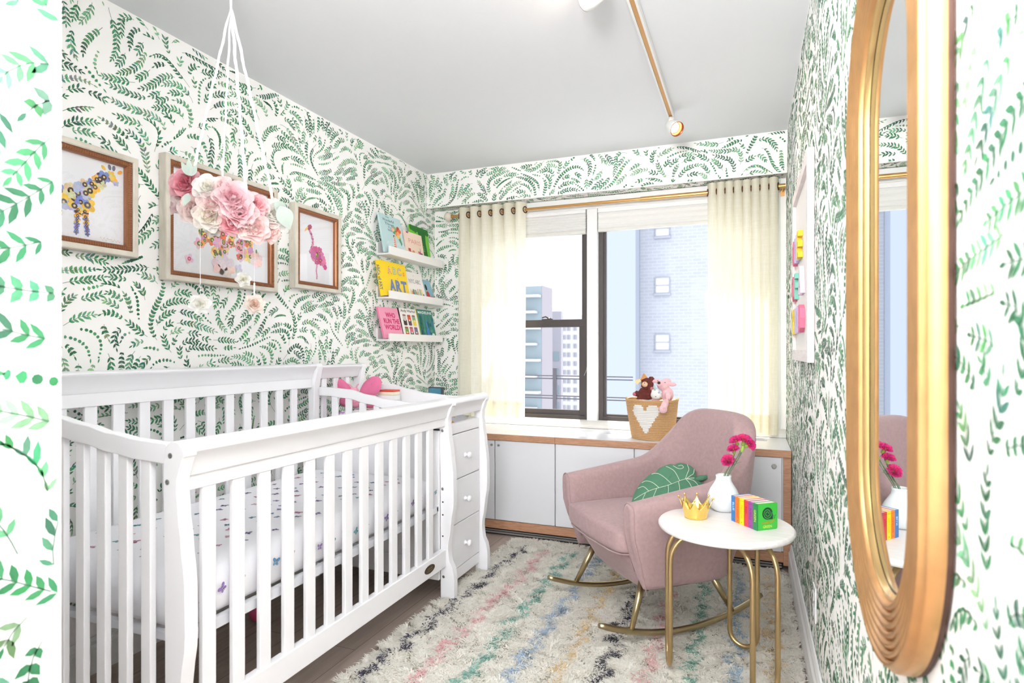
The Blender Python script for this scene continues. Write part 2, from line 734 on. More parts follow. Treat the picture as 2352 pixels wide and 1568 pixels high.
def floor_mat():
    m = bpy.data.materials.new('oak_floor_planks')
    m.use_nodes = True
    nt = m.node_tree
    b = nt.nodes['Principled BSDF']
    tc = nt.nodes.new('ShaderNodeTexCoord')
    mp = nt.nodes.new('ShaderNodeMapping')
    mp.inputs['Rotation'].default_value = (0, 0, radians(90))
    br = nt.nodes.new('ShaderNodeTexBrick')
    br.inputs['Scale'].default_value = 1.0
    br.inputs['Brick Width'].default_value = 1.3
    br.inputs['Row Height'].default_value = 0.16
    br.inputs['Mortar Size'].default_value = 0.0012
    br.inputs['Color1'].default_value = lin((194, 178, 168))
    br.inputs['Color2'].default_value = lin((180, 164, 154))
    br.inputs['Mortar'].default_value = lin((110, 96, 88))
    nt.links.new(tc.outputs['Object'], mp.inputs[0])
    nt.links.new(mp.outputs[0], br.inputs['Vector'])
    mp2 = nt.nodes.new('ShaderNodeMapping')
    mp2.inputs['Scale'].default_value = (26, 1.6, 1)
    nz = nt.nodes.new('ShaderNodeTexNoise')
    nz.inputs['Scale'].default_value = 2.4
    nz.inputs['Detail'].default_value = 6
    nt.links.new(tc.outputs['Object'], mp2.inputs[0])
    nt.links.new(mp2.outputs[0], nz.inputs['Vector'])
    mx = nt.nodes.new('ShaderNodeMix')
    mx.data_type = 'RGBA'
    mx.blend_type = 'MULTIPLY'
    mx.inputs[0].default_value = 0.6
    cr = nt.nodes.new('ShaderNodeValToRGB')
    cr.color_ramp.elements[0].color = (0.62, 0.58, 0.56, 1)
    cr.color_ramp.elements[0].position = 0.25
    cr.color_ramp.elements[1].color = (1.1, 1.08, 1.06, 1)
    cr.color_ramp.elements[1].position = 0.75
    nt.links.new(nz.outputs['Fac'], cr.inputs[0])
    nt.links.new(br.outputs['Color'], mx.inputs[6])
    nt.links.new(cr.outputs[0], mx.inputs[7])
    nt.links.new(mx.outputs[2], b.inputs['Base Color'])
    b.inputs['Roughness'].default_value = 0.5
    return m


structure(MB().box(X_L - 0.12, X_R + 0.12, Y_FRONT, Y_W + 0.14, -0.1, 0).build('floor', floor_mat(), origin=(0, 0, 0)))


def baseboard(name, p0, p1, nrm, h=0.135):
    # profile runs along the wall: thickness t outwards
    prof = [(0, 0), (0.018, 0), (0.018, h * 0.72), (0.012, h * 0.8), (0.012, h * 0.9), (0.006, h), (0, h)]
    p0, p1, nrm = Vector(p0), Vector(p1), Vector(nrm)
    vs = [p0 + nrm * a + Vector((0, 0, z)) for a, z in prof] + [p1 + nrm * a + Vector((0, 0, z)) for a, z in prof]
    n = len(prof)
    fs = [(i, (i + 1) % n, n + (i + 1) % n, n + i) for i in range(n)] + [tuple(range(n)), tuple(range(n, 2 * n))[::-1]]
    mb = MB()
    mb.add(vs, fs)
    return structure(mb.build(name, TRIMW))


baseboard('baseboard_right', (X_R - 0.001, Y_FRONT, 0.0), (X_R - 0.001, 3.47, 0.0), (-1, 0, 0), 0.15)
baseboard('baseboard_left', (X_L + 0.001, Y_E, 0.0), (X_L + 0.001, 3.47, 0.0), (1, 0, 0), 0.13)
baseboard('baseboard_corridor', (X_E + 0.001, Y_FRONT, 0.0), (X_E + 0.001, Y_E, 0.0), (1, 0, 0), 0.13)
# ------------------------------------------------------------------ windows and their trim
MX0, MX1 = -1.04, -0.968      # white mullion between the two windows
ZS, ZH = 0.69, 2.15           # sill and head
mb = MB()
mb.box(WX0 - 0.03, WX1 + 0.03, Y_W - 0.02, Y_W + 0.02, ZH, BZ - 0.004)
structure(mb.build('trim_1', TRIMW, bevel=0.003))
structure(MB().box(MX0, MX1, Y_W - 0.015, Y_W + 0.09, ZS, ZH).build('trim_2', TRIMW, bevel=0.003))
mb = MB()
mb.box(WX0 - 0.03, WX0 + 0.03, Y_W - 0.012, Y_W + 0.09, ZS, ZH)
structure(mb.build('trim_3', TRIMW, bevel=0.003))
structure(MB().box(WX1 - 0.03, WX1 + 0.03, Y_W - 0.012, Y_W + 0.09, ZS, ZH).build('trim_4', TRIMW, bevel=0.003))
mb = MB()
prof = [(3.955, 0.647), (3.955, 0.668), (3.965, 0.676), (3.985, 0.680), (4.0, 0.692), (4.13, 0.692), (4.13, 0.647)]
mb.prism(prof, 'x', X_L + 0.3, X_R - 0.002)
structure(mb.build('trim_5', mat('sill_stone_paint', (232, 229, 224), 0.5, var=0.05, nscale=12), bevel=0.002))

PANE = glass_mat('window_glass', (0.96, 0.97, 0.98), 1.3, 0.0, 0.15)
SCREEN = BRONZE


def frame_rect(mb, x0, x1, z0, z1, t, y0, y1):
    mb.box(x0, x0 + t, y0, y1, z0, z1)
    mb.box(x1 - t, x1, y0, y1, z0, z1)
    mb.box(x0 + t, x1 - t, y0, y1, z0, z0 + t)
    mb.box(x0 + t, x1 - t, y0, y1, z1 - t, z1)


# window_1: double hung
w1 = structure(thing('window_1', 'dark framed double hung window beside the cream curtain', 'window', ((WX0 + MX0) / 2, Y_W + 0.05, ZS)))
del w1['label'], w1['category']
a0, a1 = WX0 + 0.03, MX0
mb = MB()
frame_rect(mb, a0, a1, ZS, ZH, 0.028, Y_W + 0.03, Y_W + 0.11)
mb.build('window_frame', BRONZE, w1, bevel=0.002)
mb = MB()
frame_rect(mb, a0 + 0.028, a1 - 0.028, 1.36, ZH - 0.03, 0.032, Y_W + 0.08, Y_W + 0.105)
up = mb.build('upper_sash', BRONZE, w1, bevel=0.002)
MB().box(a0 + 0.055, a1 - 0.055, Y_W + 0.09, Y_W + 0.093, 1.38, ZH - 0.055).build('pane', PANE, up)
mb = MB()
frame_rect(mb, a0 + 0.026, a1 - 0.026, ZS + 0.02, 1.385, 0.044, Y_W + 0.045, Y_W + 0.072)
mb.box(a0 + 0.02, a1 - 0.02, Y_W + 0.036, Y_W + 0.072, 1.345, 1.395)
lo = mb.build('lower_sash', BRONZE, w1, bevel=0.002)
MB().box(a0 + 0.065, a1 - 0.065, Y_W + 0.056, Y_W + 0.059, ZS + 0.055, 1.36).build('pane', PANE, lo)
mb = MB()
mb.box(-1.39, -1.31, Y_W + 0.048, Y_W + 0.066, 1.395, 1.402)
mb.tube([(-1.335, Y_W + 0.055, 1.405), (-1.36, Y_W + 0.045, 1.418), (-1.385, Y_W + 0.04, 1.41)], 0.005)
mb.lathe([(0.016, 0), (0.016, 0.006), (0.008, 0.012)], (-1.335, Y_W + 0.057, 1.40), 12)
mb.build('sash_lock', BRONZE, w1)
mb = MB()
mb.tube([(MX0 - 0.03, Y_W + 0.03, 1.0), (MX0 - 0.008, Y_W + 0.012, 1.04), (MX0 - 0.004, Y_W + 0.008, 1.06)], 0.0025, 6)
mb.build('latch_wire', STEEL, w1)
# window_2: picture window
w2 = structure(thing('window_2', 'x', 'window', ((MX1 + WX1) / 2, Y_W + 0.05, ZS)))
del w2['label'], w2['category']
mb = MB()
b0, b1 = MX1, WX1 - 0.03
frame_rect(mb, b0, b1, ZS, ZH, 0.03, Y_W + 0.035, Y_W + 0.11)
frame_rect(mb, b0 + 0.026, b1 - 0.026, ZS + 0.022, ZH - 0.026, 0.022, Y_W + 0.05, Y_W + 0.08)
mb.build('window_frame', BRONZE, w2, bevel=0.002)
MB().box(b0 + 0.04, b1 - 0.04, Y_W + 0.062, Y_W + 0.066, ZS + 0.04, ZH - 0.04).build('pane', PANE, w2)

# roller / pleated shades
SHADE = mat('shade_fabric', (233, 233, 231), 0.8, var=0.01, Transmission_Weight=0.0)


def pleated(name, x0, x1, z0, z1, n, label):
    t = thing(name, label, 'window shade', ((x0 + x1) / 2, Y_W - 0.0, z1))
    top, bot = [], []
    prof = []
    y = Y_W - 0.002
    N = n * 2
    pf = []
    for i in range(N + 1):
        z = z1 - 0.028 - (z1 - 0.028 - z0 - 0.022) * i / N
        pf.append((y + (0.0 if i % 2 else 0.009), z))
    back = [(y + 0.03 - (0.0 if i % 2 else 0.009), p[1]) for i, p in enumerate(pf)]
    mb = MB()
    mb.band(pf, back, 'x', x0, x1)
    mb.build('pleated_fabric', SHADE, t)
    MB().box(x0 - 0.002, x1 + 0.002, y - 0.006, y + 0.036, z1 - 0.03, z1).build('head_rail', TRIMW, t, bevel=0.003)
    MB().box(x0 - 0.001, x1 + 0.001, y - 0.003, y + 0.033, z0, z0 + 0.022).build('bottom_rail', mat('shade_rail', (222, 221, 216), 0.5), t, bevel=0.003)
    return t


pleated('pleated_shade', WX0 + 0.035, MX0 - 0.012, 1.985, 2.158, 7, 'raised white pleated shade over the double hung window')
pleated('pleated_shade', MX1 + 0.004, WX1 - 0.035, 1.992, 2.152, 3, 'wide raised white shade with few pleats over the large pane')

# ------------------------------------------------------------------ curtain rod and curtains
RY, RZ = 3.935, 2.166
rod = thing('curtain_rod', 'long brass curtain rod with pearly ball end over the windows', 'curtain rod', (-0.9, RY, RZ))
MB().tube([(-2.04, RY, RZ), (-0.62, RY, RZ)], 0.0105, 14).build('rod_section', mat('brass_rod', (206, 160, 100), 0.32, 0.75), rod, smooth=False)
MB().tube([(-0.66, RY, RZ), (0.205, RY, RZ)], 0.0135, 14).build('rod_section', _M['brass_rod'], rod)
mb = MB()
mb.ball((-2.072, RY, RZ), 0.032, 16)
mb.build('finial', mat('pearl_glass', (226, 214, 200), 0.25, Coat_Weight=0.6), rod, smooth=True)
MB().tube([(-2.046, RY, RZ), (-2.03, RY, RZ)], [0.016, 0.014], 12).build('finial_collar', _M['brass_rod'], rod)
for x in (-1.99, 0.19):
    mb = MB()
    mb.tube([(x, RY, RZ - 0.004), (x, RY + 0.04, RZ - 0.01), (x, Y_W - 0.004, RZ - 0.01)], 0.006, 8)
    mb.box(x - 0.014, x + 0.014, Y_W - 0.006, Y_W - 0.001, RZ - 0.04, RZ + 0.02)
    mb.build('bracket', _M['brass_rod'], rod)


def fabric(name, rgb, trans, tw):
    if name in _M:
        return _M[name]
    m = bpy.data.materials.new(name)
    m.use_nodes = True
    nt = m.node_tree
    nt.nodes.remove(nt.nodes['Principled BSDF'])
    d = nt.nodes.new('ShaderNodeBsdfDiffuse')
    t = nt.nodes.new('ShaderNodeBsdfTranslucent')
    mx = nt.nodes.new('ShaderNodeMixShader')
    mx.inputs[0].default_value = trans
    tc = nt.nodes.new('ShaderNodeTexCoord')
    # linen slubs: stretched noise in both directions
    acc = None
    for sc in ((300, 300, 12), (12, 12, 500)):
        mp = nt.nodes.new('ShaderNodeMapping')
        mp.inputs['Scale'].default_value = sc
        nz = nt.nodes.new('ShaderNodeTexNoise')
        nz.inputs['Scale'].default_value = 1.0
        nz.inputs['Detail'].default_value = 1
        nt.links.new(tc.outputs['Object'], mp.inputs[0])
        nt.links.new(mp.outputs[0], nz.inputs['Vector'])
        if acc is None:
            acc = nz.outputs['Fac']
        else:
            ad = nt.nodes.new('ShaderNodeMath')
            ad.operation = 'MULTIPLY_ADD'
            ad.inputs[1].default_value = 0.5
            nt.links.new(acc, ad.inputs[0])
            h = nt.nodes.new('ShaderNodeMath')
            h.operation = 'MULTIPLY'
            h.inputs[1].default_value = 0.5
            nt.links.new(nz.outputs['Fac'], h.inputs[0])
            nt.links.new(h.outputs[0], ad.inputs[2])
            acc = ad.outputs[0]
    cr = nt.nodes.new('ShaderNodeValToRGB')
    c = lin(rgb)
    cr.color_ramp.elements[0].position = 0.35
    cr.color_ramp.elements[1].position = 0.65
    cr.color_ramp.elements[0].color = tuple(v * (1 - tw) for v in c[:3]) + (1,)
    cr.color_ramp.elements[1].color = tuple(min(1, v * (1 + tw * 0.5)) for v in c[:3]) + (1,)
    nt.links.new(acc, cr.inputs[0])
    nt.links.new(cr.outputs[0], d.inputs[0])
    nt.links.new(cr.outputs[0], t.inputs[0])
    nt.links.new(d.outputs[0], mx.inputs[1])
    nt.links.new(t.outputs[0], mx.inputs[2])
    nt.links.new(mx.outputs[0], nt.nodes['Material Output'].inputs[0])
    _M[name] = m
    return m


CURT = fabric('cream_linen', (253, 249, 236), 0.52, 0.06)
EYELET = mat('bronze_eyelet', (96, 66, 50), 0.35, 0.8)


def curtain(x0, x1, folds, ztop, zb, label, phase, seed, skew=0.0):
    rnd = random.Random(seed)
    c = thing('curtain', label, 'curtain', ((x0 + x1) / 2, RY, zb), group=None)
    nu, nv = folds * 14, 26
    off = [rnd.uniform(-0.25, 0.25) for _ in range(folds * 2 + 3)]

    def pt(i, j, d=0.0):
        s_ = i / nu
        t = j / nv                       # 0 top
        f = s_ * folds
        k = int(f * 2)
        a = off[k] + (off[k + 1] - off[k]) * (f * 2 - k)
        ph = 2 * pi * (f + phase + 0.22 * a * t)
        # top: even eyelet wave around the rod; below: softer, uneven
        amp = 0.040 * (1 - 0.35 * t) * (1 + 0.5 * a * t)
        y = RY + sin(ph) * amp - 0.002 + 0.006 * sin(3.1 * f + 5 * t) * t
        x = x0 + (x1 - x0) * s_ + 0.015 * cos(ph * 1.0) * (1 - 0.3 * t) + skew * t * (s_)
        z = ztop + (zb - ztop) * t + (0.004 * sin(ph * 0.5 + a) if j == nv else 0)
        return (x, y - d, z)
    def strip(j0, j1, d, th=0.0):
        mb = MB()
        vs = [pt(i, j, d) for j in range(j0, j1 + 1) for i in range(nu + 1)]
        W_ = nu + 1
        fs = [(a * W_ + i, a * W_ + i + 1, (a + 1) * W_ + i + 1, (a + 1) * W_ + i) for a in range(j1 - j0) for i in range(nu)]
        mb.add(vs, fs)
        return mb
    o = strip(0, nv, 0.0).build('panel', CURT, c, smooth=True)
    strip(nv - 2, nv, 0.0015).build('hem', CURT, c, smooth=True)
    strip(0, 1, 0.0015).build('header', CURT, c, smooth=True)
    # eyelets where the cloth crosses the rod
    for k in range(folds * 2):
        f = (k * 0.5 - phase) % folds
        i = f / folds * nu
        x, y, z = pt(i, 1)
        q0, q1 = Vector(pt(max(0, i - 0.6), 1)), Vector(pt(min(nu, i + 0.6), 1))
        tdir = (q1 - q0).normalized()
        nrm = tdir.cross(Vector((0, 0, 1))).normalized()
        ring = []
        for q in range(20):
            an = 2 * pi * q / 20
            ring.append(Vector((x, RY, RZ)) + tdir * (cos(an) * 0.021) + Vector((0, 0, 1)) * (sin(an) * 0.021))
        MB().tube(ring, 0.0045, 6, closed=True).build('eyelet', EYELET, c, smooth=True)
    return c


curtain(-2.005, -1.475, 6, 2.216, 0.700, 'cream linen eyelet curtain hanging beside the picture ledges', 0.05, 4)
curtain(-0.235, 0.165, 8, 2.216, 0.668, 'sunlit cream linen eyelet curtain gathered against the wall by the felt letter board', 0.3, 9)

# ------------------------------------------------------------------ window bench cabinet
CAB = mat('white_laminate', (232, 233, 238), 0.35, var=0.006)
cab = thing('built_in_cabinet', 'long low white cabinet with oak base rail under the windows', 'cabinet', (-1.0, 3.75, 0))
mb = MB()
mb.box(X_L + 0.004, X_R - 0.025, 3.505, Y_W - 0.004, 0.10, 0.606)
mb.build('carcass', CAB, cab)
MB().box(X_R - 0.042, X_R - 0.004, 3.485, 3.52, 0.03, 0.606).build('side_panel', OAK, cab, bevel=0.001)
MB().box(X_L + 0.004, X_R - 0.042, 3.487, 3.53, 0.045, 0.098).build('base_rail', OAK, cab, bevel=0.001)
MB().box(X_L + 0.004, X_R - 0.045, 3.515, 3.56, 0.0, 0.045).build('toe_kick', BLACK, cab)
mb = MB()
mb.box(-1.66, X_R - 0.05, 3.497, 3.503, 0.012, 0.022)
mb.box(-1.66, X_R - 0.05, 3.497, 3.503, 0.028, 0.034)
mb.build('vent_slat', mat('grey_metal', (170, 170, 170), 0.4, 0.6), cab)
doors = [(X_L + 0.006, -1.503), (-1.500, -1.102), (-1.099, -0.62), (-0.617, -0.26), (-0.257, 0.163)]
for (p, q) in doors:
    d = MB().box(p + 0.0015, q - 0.0015, 3.483, 3.502, 0.102, 0.604).build('door', CAB, cab, bevel=0.0015)
    kx = {-1.500: -1.475, -0.257: 0.125}.get(p, None)
    if p == doors[0][0]:
        kx = q - 0.02
    if kx is not None:
        mb = MB()
        r_ = 0.0075 if kx < 0 else 0.0125
        Mx = Matrix.Translation((kx, 3.484, 0.575 if kx < 0 else 0.557)) @ Matrix.Rotation(pi / 2, 4, 'X')
        mb.lathe([(r_ * 0.9, 0), (r_, 0.003), (r_, 0.008), (r_ * 0.8, 0.010)], n=18, M=Mx)
        mb.lathe([(r_ * 0.3, 0.010), (r_ * 0.3, 0.0115)], n=10, M=Mx)
        mb.build('lock', STEEL, d, smooth=False)
# worktop
wt = thing('worktop', 'white worktop with oak edge over the low cabinets', 'worktop', (-1.0, 3.72, 0.606))
MB().box(X_L + 0.004, X_R - 0.004, 3.482, Y_W - 0.006, 0.6075, 0.646).build('top', mat('white_laminate_top', (240, 241, 246), 0.22, var=0.004), wt)
MB().box(X_L + 0.004, -1.1, 3.474, 3.4815, 0.607, 0.6455).build('edge_strip', OAK, wt, bevel=0.001)
MB().box(-1.099, X_R - 0.004, 3.474, 3.4815, 0.607, 0.6455).build('edge_strip', OAK, wt, bevel=0.001)


def grille(x0, x1, y0, y1, label):
    mb = MB()
    mb.box(x0, x1, y0, y1, 0.6465, 0.649)
    n = 6
    for i in range(n):
        yy = y0 + 0.012 + (y1 - y0 - 0.024) * i / (n - 1)
        mb.box(x0 + 0.012, x1 - 0.012, yy - 0.003, yy + 0.003, 0.649, 0.6505)
    return tag(mb.build('air_grille', mat('pale_grey_grille', (205, 207, 212), 0.4)), label, 'vent')


grille(-0.86, -0.60, 3.75, 3.86, 'flat pale grey vent grille in the worktop next to the jute basket')
grille(-0.10, 0.10, 3.80, 3.88, 'flat pale vent grille in the worktop below the sunlit curtain')

# ------------------------------------------------------------------ outside
BRICK = bpy.data.materials.new('pale_brick')
BRICK.use_nodes = True
nt = BRICK.node_tree
br = nt.nodes.new('ShaderNodeTexBrick')
tc = nt.nodes.new('ShaderNodeTexCoord')
mp = nt.nodes.new('ShaderNodeMapping')
mp.inputs['Rotation'].default_value = (pi / 2, 0, 0)
br.inputs['Scale'].default_value = 1.0
br.inputs['Brick Width'].default_value = 0.42
br.inputs['Row Height'].default_value = 0.16
br.inputs['Mortar Size'].default_value = 0.02
br.inputs['Color1'].default_value = lin((163, 166, 175))
br.inputs['Color2'].default_value = lin((158, 161, 171))
br.inputs['Mortar'].default_value = lin((170, 172, 180))
nt.links.new(tc.outputs['Object'], mp.inputs[0])
nt.links.new(mp.outputs[0], br.inputs['Vector'])
nt.links.new(br.outputs['Color'], nt.nodes['Principled BSDF'].inputs['Base Color'])
nt.nodes['Principled BSDF'].inputs['Roughness'].default_value = 0.9


def facade_windows(parent, xs, zs, w_, h_, y, m_glass, m_frame, rail=True):
    for x in xs:
        for z in zs:
            mb = MB()
            frame_rect(mb, x - w_ / 2, x + w_ / 2, z - h_ / 2, z + h_ / 2, w_ * 0.05, y - 0.08, y + 0.02)
            if rail:
                mb.box(x - w_ / 2, x + w_ / 2, y - 0.06, y, z - 0.02, z + 0.02)
            mb.box(x - w_ / 2 - 0.05, x + w_ / 2 + 0.05, y - 0.12, y, z - h_ / 2 - 0.1, z - h_ / 2)
            mb.box(x - w_ / 2, x + w_ / 2, y - 0.02, y - 0.005, z - h_ / 2, z + h_ / 2, 1)
            mb.build('window', [m_frame, m_glass], parent)


WPANE = mat('pale_window_pane', (200, 201, 204), 0.2)
WFR = mat('pale_window_frame', (150, 153, 164), 0.6)
bA = thing('brick_building', 'pale blue-grey brick building with square windows filling the large pane', 'building', (-4, 30, -20))
# main volume: street face at y=30, shaded side block nearer on the far side of the corner
y0 = 30.0
mb = MB()
mb.box(-5.05, 16, y0, y0 + 14, -20, 10.5)
mb.build('wall', BRICK, bA, origin=None)
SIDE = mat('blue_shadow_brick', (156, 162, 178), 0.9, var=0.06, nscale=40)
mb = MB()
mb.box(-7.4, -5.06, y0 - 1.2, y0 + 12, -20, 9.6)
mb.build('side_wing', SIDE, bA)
facade_windows(bA, [-3.95], [7.15, 4.35, 1.55, -1.25, -4.05], 0.70, 0.80, y0, WPANE, WFR)

G1 = mat('tower_glass', (130, 144, 152), 0.25, var=0.12, nscale=0.4)
G2 = mat('tower_slab', (180, 182, 188), 0.7)
G3 = mat('tower_brown', (146, 140, 148), 0.8)
bB = thing('glass_tower', 'far glass apartment tower with white balcony slabs behind the double hung window', 'building', (-42, 108, -60))
mb = MB()
mb.box(-58, -36.1, 106, 112.2, -60, 13.2)
mb.build('glass_wall', G1, bB)
for k in range(15):
    z = -31 + k * 3.0
    MB().box(-58.4, -36.9 if k % 2 else -36.2, 104.2, 106.05, z, z + 0.45).build('balcony_slab', G2, bB)
mb = MB()
mb.box(-36.09, -36.0, 105.9, 112.2, -60, 13.25)
mb.build('side_wall', G3, bB)
bC = thing('mauve_tower', 'slim pale mauve tower between the glass tower and the white block', 'building', (-31, 112, -60))
MB().box(-40.5, -37.5, 123, 124.5, -60, 9.5).build('wall', mat('mauve_facade', (156, 152, 162), 0.85), bC)
for k in range(9):
    z = -30 + k * 3.6
    MB().box(-39.3, -38.0, 122.9, 123.02, z, z + 1.9).build('window_band', G1, bC)
bD = thing('white_tower', 'far white apartment block with rows of paired small windows', 'building', (-49, 190, -90))
MB().box(-62, -46, 190, 214, -90, 12.5).build('wall', mat('white_facade', (178, 177, 180), 0.85), bD)
WD = mat('dull_window', (138, 138, 148), 0.5)
for r_ in range(16):
    z = -36 + r_ * 2.9
    for x in (-57.0, -55.4, -53.2, -50.6, -47.8):
        mb = MB()
        mb.box(x - 0.55, x - 0.08, 189.8, 190.02, z, z + 1.45)
        mb.box(x + 0.08, x + 0.55, 189.8, 190.02, z, z + 1.45)
        mb.build('window', WD, bD)
# balcony railing just outside
rl = thing('railing', 'thin dark metal railing outside the double hung window', 'railing', (-1.58, 5.0, -1.0))
RM = mat('dark_rail_metal', (92, 90, 100), 0.6, 0.2)
MB().box(-1.596, -1.566, 4.985, 5.015, -1.0, 1.02).build('post', RM, rl)
for z in (0.955, 0.93, 0.78, 0.757, 0.63, 0.60):
    MB().tube([(-3.2, 5.0, z), (-0.9, 5.0, z - 0.004)], 0.0055, 6).build('bar', RM, rl)
MB().box(-3.2, -3.17, 4.985, 5.015, -1.0, 1.02).build('post', RM, rl)
# ------------------------------------------------------------------ crib with changing table
XF, XB = -1.317, -2.095
crib = thing('crib', 'white sleigh crib joined to a changing table with three drawers', 'crib', ((XF + XB) / 2, 1.98, 0))
# S profile of the front posts (x of the front edge against z)
front = [(0.0, -1.278), (0.03, -1.278), (0.10, -1.277), (0.14, -1.281), (0.205, -1.305), (0.257, -1.309), (0.357, -1.294),
         (0.469, -1.279), (0.60, -1.281), (0.70, -1.293), (0.78, -1.304), (0.85, -1.310), (0.885, -1.300), (0.915, -1.288), (0.93, -1.284)]


def post_profile(full=True):
    pts = []
    zs = [0.0, 0.05, 0.10, 0.13, 0.16, 0.19, 0.22, 0.25, 0.28, 0.32, 0.36, 0.40, 0.44, 0.48, 0.52, 0.56, 0.60, 0.64, 0.68,
          0.72, 0.76, 0.80, 0.83, 0.86, 0.88, 0.90, 0.915]
    for z in zs:
        pts.append((interp(front, z), z))
    # rounded scroll top
    cx, cz, r_ = -1.318, 0.920, 0.034
    for k in range(9):
        a = radians(-5 + k * 23)
        pts.append((cx + r_ * cos(a), cz + r_ * sin(a)))
    pts.append((-1.356, 0.88))
    pts.append((-1.350, 0.6))
    pts.append((-1.348, 0.0))
    return pts


def bolt(parent, c, n, r_=0.007):
    n = Vector(n)
    Mx = Matrix.Translation(c) @ n.to_track_quat('Z', 'Y').to_matrix().to_4x4()
    mb = MB()
    mb.lathe([(r_, -0.002), (r_, 0.0012), (r_ * 0.8, 0.0018), (r_ * 0.45, 0.0018), (r_ * 0.4, 0.0004)], n=14, M=Mx)
    mb.build('bolt', STEEL, parent)


def hole(parent, c, n, r_=0.004):
    n = Vector(n)
    Mx = Matrix.Translation(c) @ n.to_track_quat('Z', 'Y').to_matrix().to_4x4()
    MB().lathe([(r_, -0.001), (r_, 0.0006)], n=12, M=Mx).build('peg_hole', BLACK, parent)


posts_y = [(1.058, 1.096), (2.482, 2.520), (2.866, 2.902)]
for i, (a, b) in enumerate(posts_y):
    mb = MB()
    mb.prism(post_profile(), 'y', a, b)
    p = mb.build('front_post', CRIBW, crib, bevel=0.004)
    if i == 0:
        bolt(p, (-1.330, a, 0.918), (0, -1, 0))
        bolt(p, (-1.340, a, 0.852), (0, -1, 0))
        hole(p, (-1.3015, b - 0.011, 0.887), (1, 0, -0.5), 0.0065)
    if i == 1:
        for z in (0.80, 0.527):
            bolt(p, (-1.338, a, z), (0, -1, 0))
        for z in (0.465, 0.405, 0.305):
            hole(p, (-1.336, a, z), (0, -1, 0))
        bolt(p, (-1.332, a, 0.115), (0, -1, 0))


def cap_profile(x, z, s_=1):
    """crown rail cross-section (x outwards, z): rounded nose, concave fascia below"""
    pts = [(-0.036, 0.0), (-0.036, 0.030), (-0.026, 0.037), (0.0, 0.039), (0.028, 0.035), (0.0365, 0.024), (0.037, 0.014),
           (0.030, 0.006), (0.020, -0.006), (0.012, -0.024), (0.008, -0.044), (0.006, -0.052), (-0.010, -0.052), (-0.012, 0.0)]
    return [(x + s_ * a, z + b) for a, b in pts]


def rail_run(y0, y1, name='top_rail'):
    mb = MB()
    mb.prism(cap_profile(-1.322, 0.912), 'y', y0, y1)
    return mb.build(name, CRIBW, crib, bevel=0.002)


rail_run(1.0965, 2.4815)
rail_run(2.5205, 2.8655)
MB().box(-1.345, -1.322, 1.0965, 2.4815, 0.822, 0.870).build('upper_rail', CRIBW, crib, bevel=0.002)
MB().box(-1.348, -1.318, 1.0965, 2.4815, 0.165, 0.245).build('lower_rail', CRIBW, crib, bevel=0.003)
for k in range(13):
    y = 1.170 + k * 0.0985
    MB().box(-1.341, -1.325, y - 0.0215, y + 0.0215, 0.244, 0.823).build('slat', CRIBW, crib, bevel=0.003)
# badge
mb = MB()
Mx = Matrix.Translation((-1.3175, 2.325, 0.206)) @ Matrix.Rotation(pi / 2, 4, 'Y')
vs = []
for (r_, h_) in ((1.0, 0.0), (1.0, 0.002), (0.9, 0.003), (0.86, 0.0022)):
    for k in range(28):
        a = 2 * pi * k / 28
        vs.append(Mx @ Vector((-0.018 * r_ * sin(a), 0.044 * r_ * cos(a), h_)))
fs = [(j * 28 + k, j * 28 + (k + 1) % 28, (j + 1) * 28 + (k + 1) % 28, (j + 1) * 28 + k) for j in range(3) for k in range(28)]
fs.append(tuple(84 + k for k in range(28)))
mb.add(vs, fs)
bd = mb.build('badge', mat('antique_bronze', (92, 78, 58), 0.35, 0.8), crib)
bd['label'] = 'small oval bronze badge'
FB = lambda u, v, o: (-1.3145 + o, 2.325 + u, 0.206 + v)
mb = MB()
for (yy, wv) in ((0.0045, 0.018), (-0.0055, 0.022)):
    for k in range(5):
        x = -wv + k * wv * 0.5
        mb.flat([(x - 0.002, yy - 0.003), (x + 0.0012, yy - 0.003), (x + 0.002, yy + 0.003), (x - 0.0012, yy + 0.003)], FB, 0, 0.0)
mb.build('badge_lettering', mat('worn_brass', (190, 170, 130), 0.4, 0.8), bd)

# end panels: curved rail falling from the headboard to the front post, with slats
curveL = [(-2.10, 1.030), (-1.98, 1.020), (-1.80, 0.998), (-1.67, 0.980), (-1.56, 0.962), (-1.45, 0.950), (-1.345, 0.946)]


def end_rail(y0, y1, h=0.052, solid=0.0, name='end_rail', curve=curveL, dz=0.0):
    xs = [-2.06 + (0.712) * k / 22 for k in range(23)]
    top = [(x, interp(curve, x) + dz) for x in xs]
    bot = [(x, interp(curve, x) + dz - h) for x in xs]
    mb = MB()
    mb.band(top, bot, 'y', y0, y1)
    return mb.build(name, CRIBW, crib, bevel=0.003)


def end_slats(y0, y1, xs, zlow, curve, dz=0.0, h=0.05):
    for x in xs:
        zt = interp(curve, x) + dz - h + 0.006
        MB().box(x - 0.0175, x + 0.0175, y0, y1, zlow, zt).build('end_slat', CRIBW, crib, bevel=0.003)


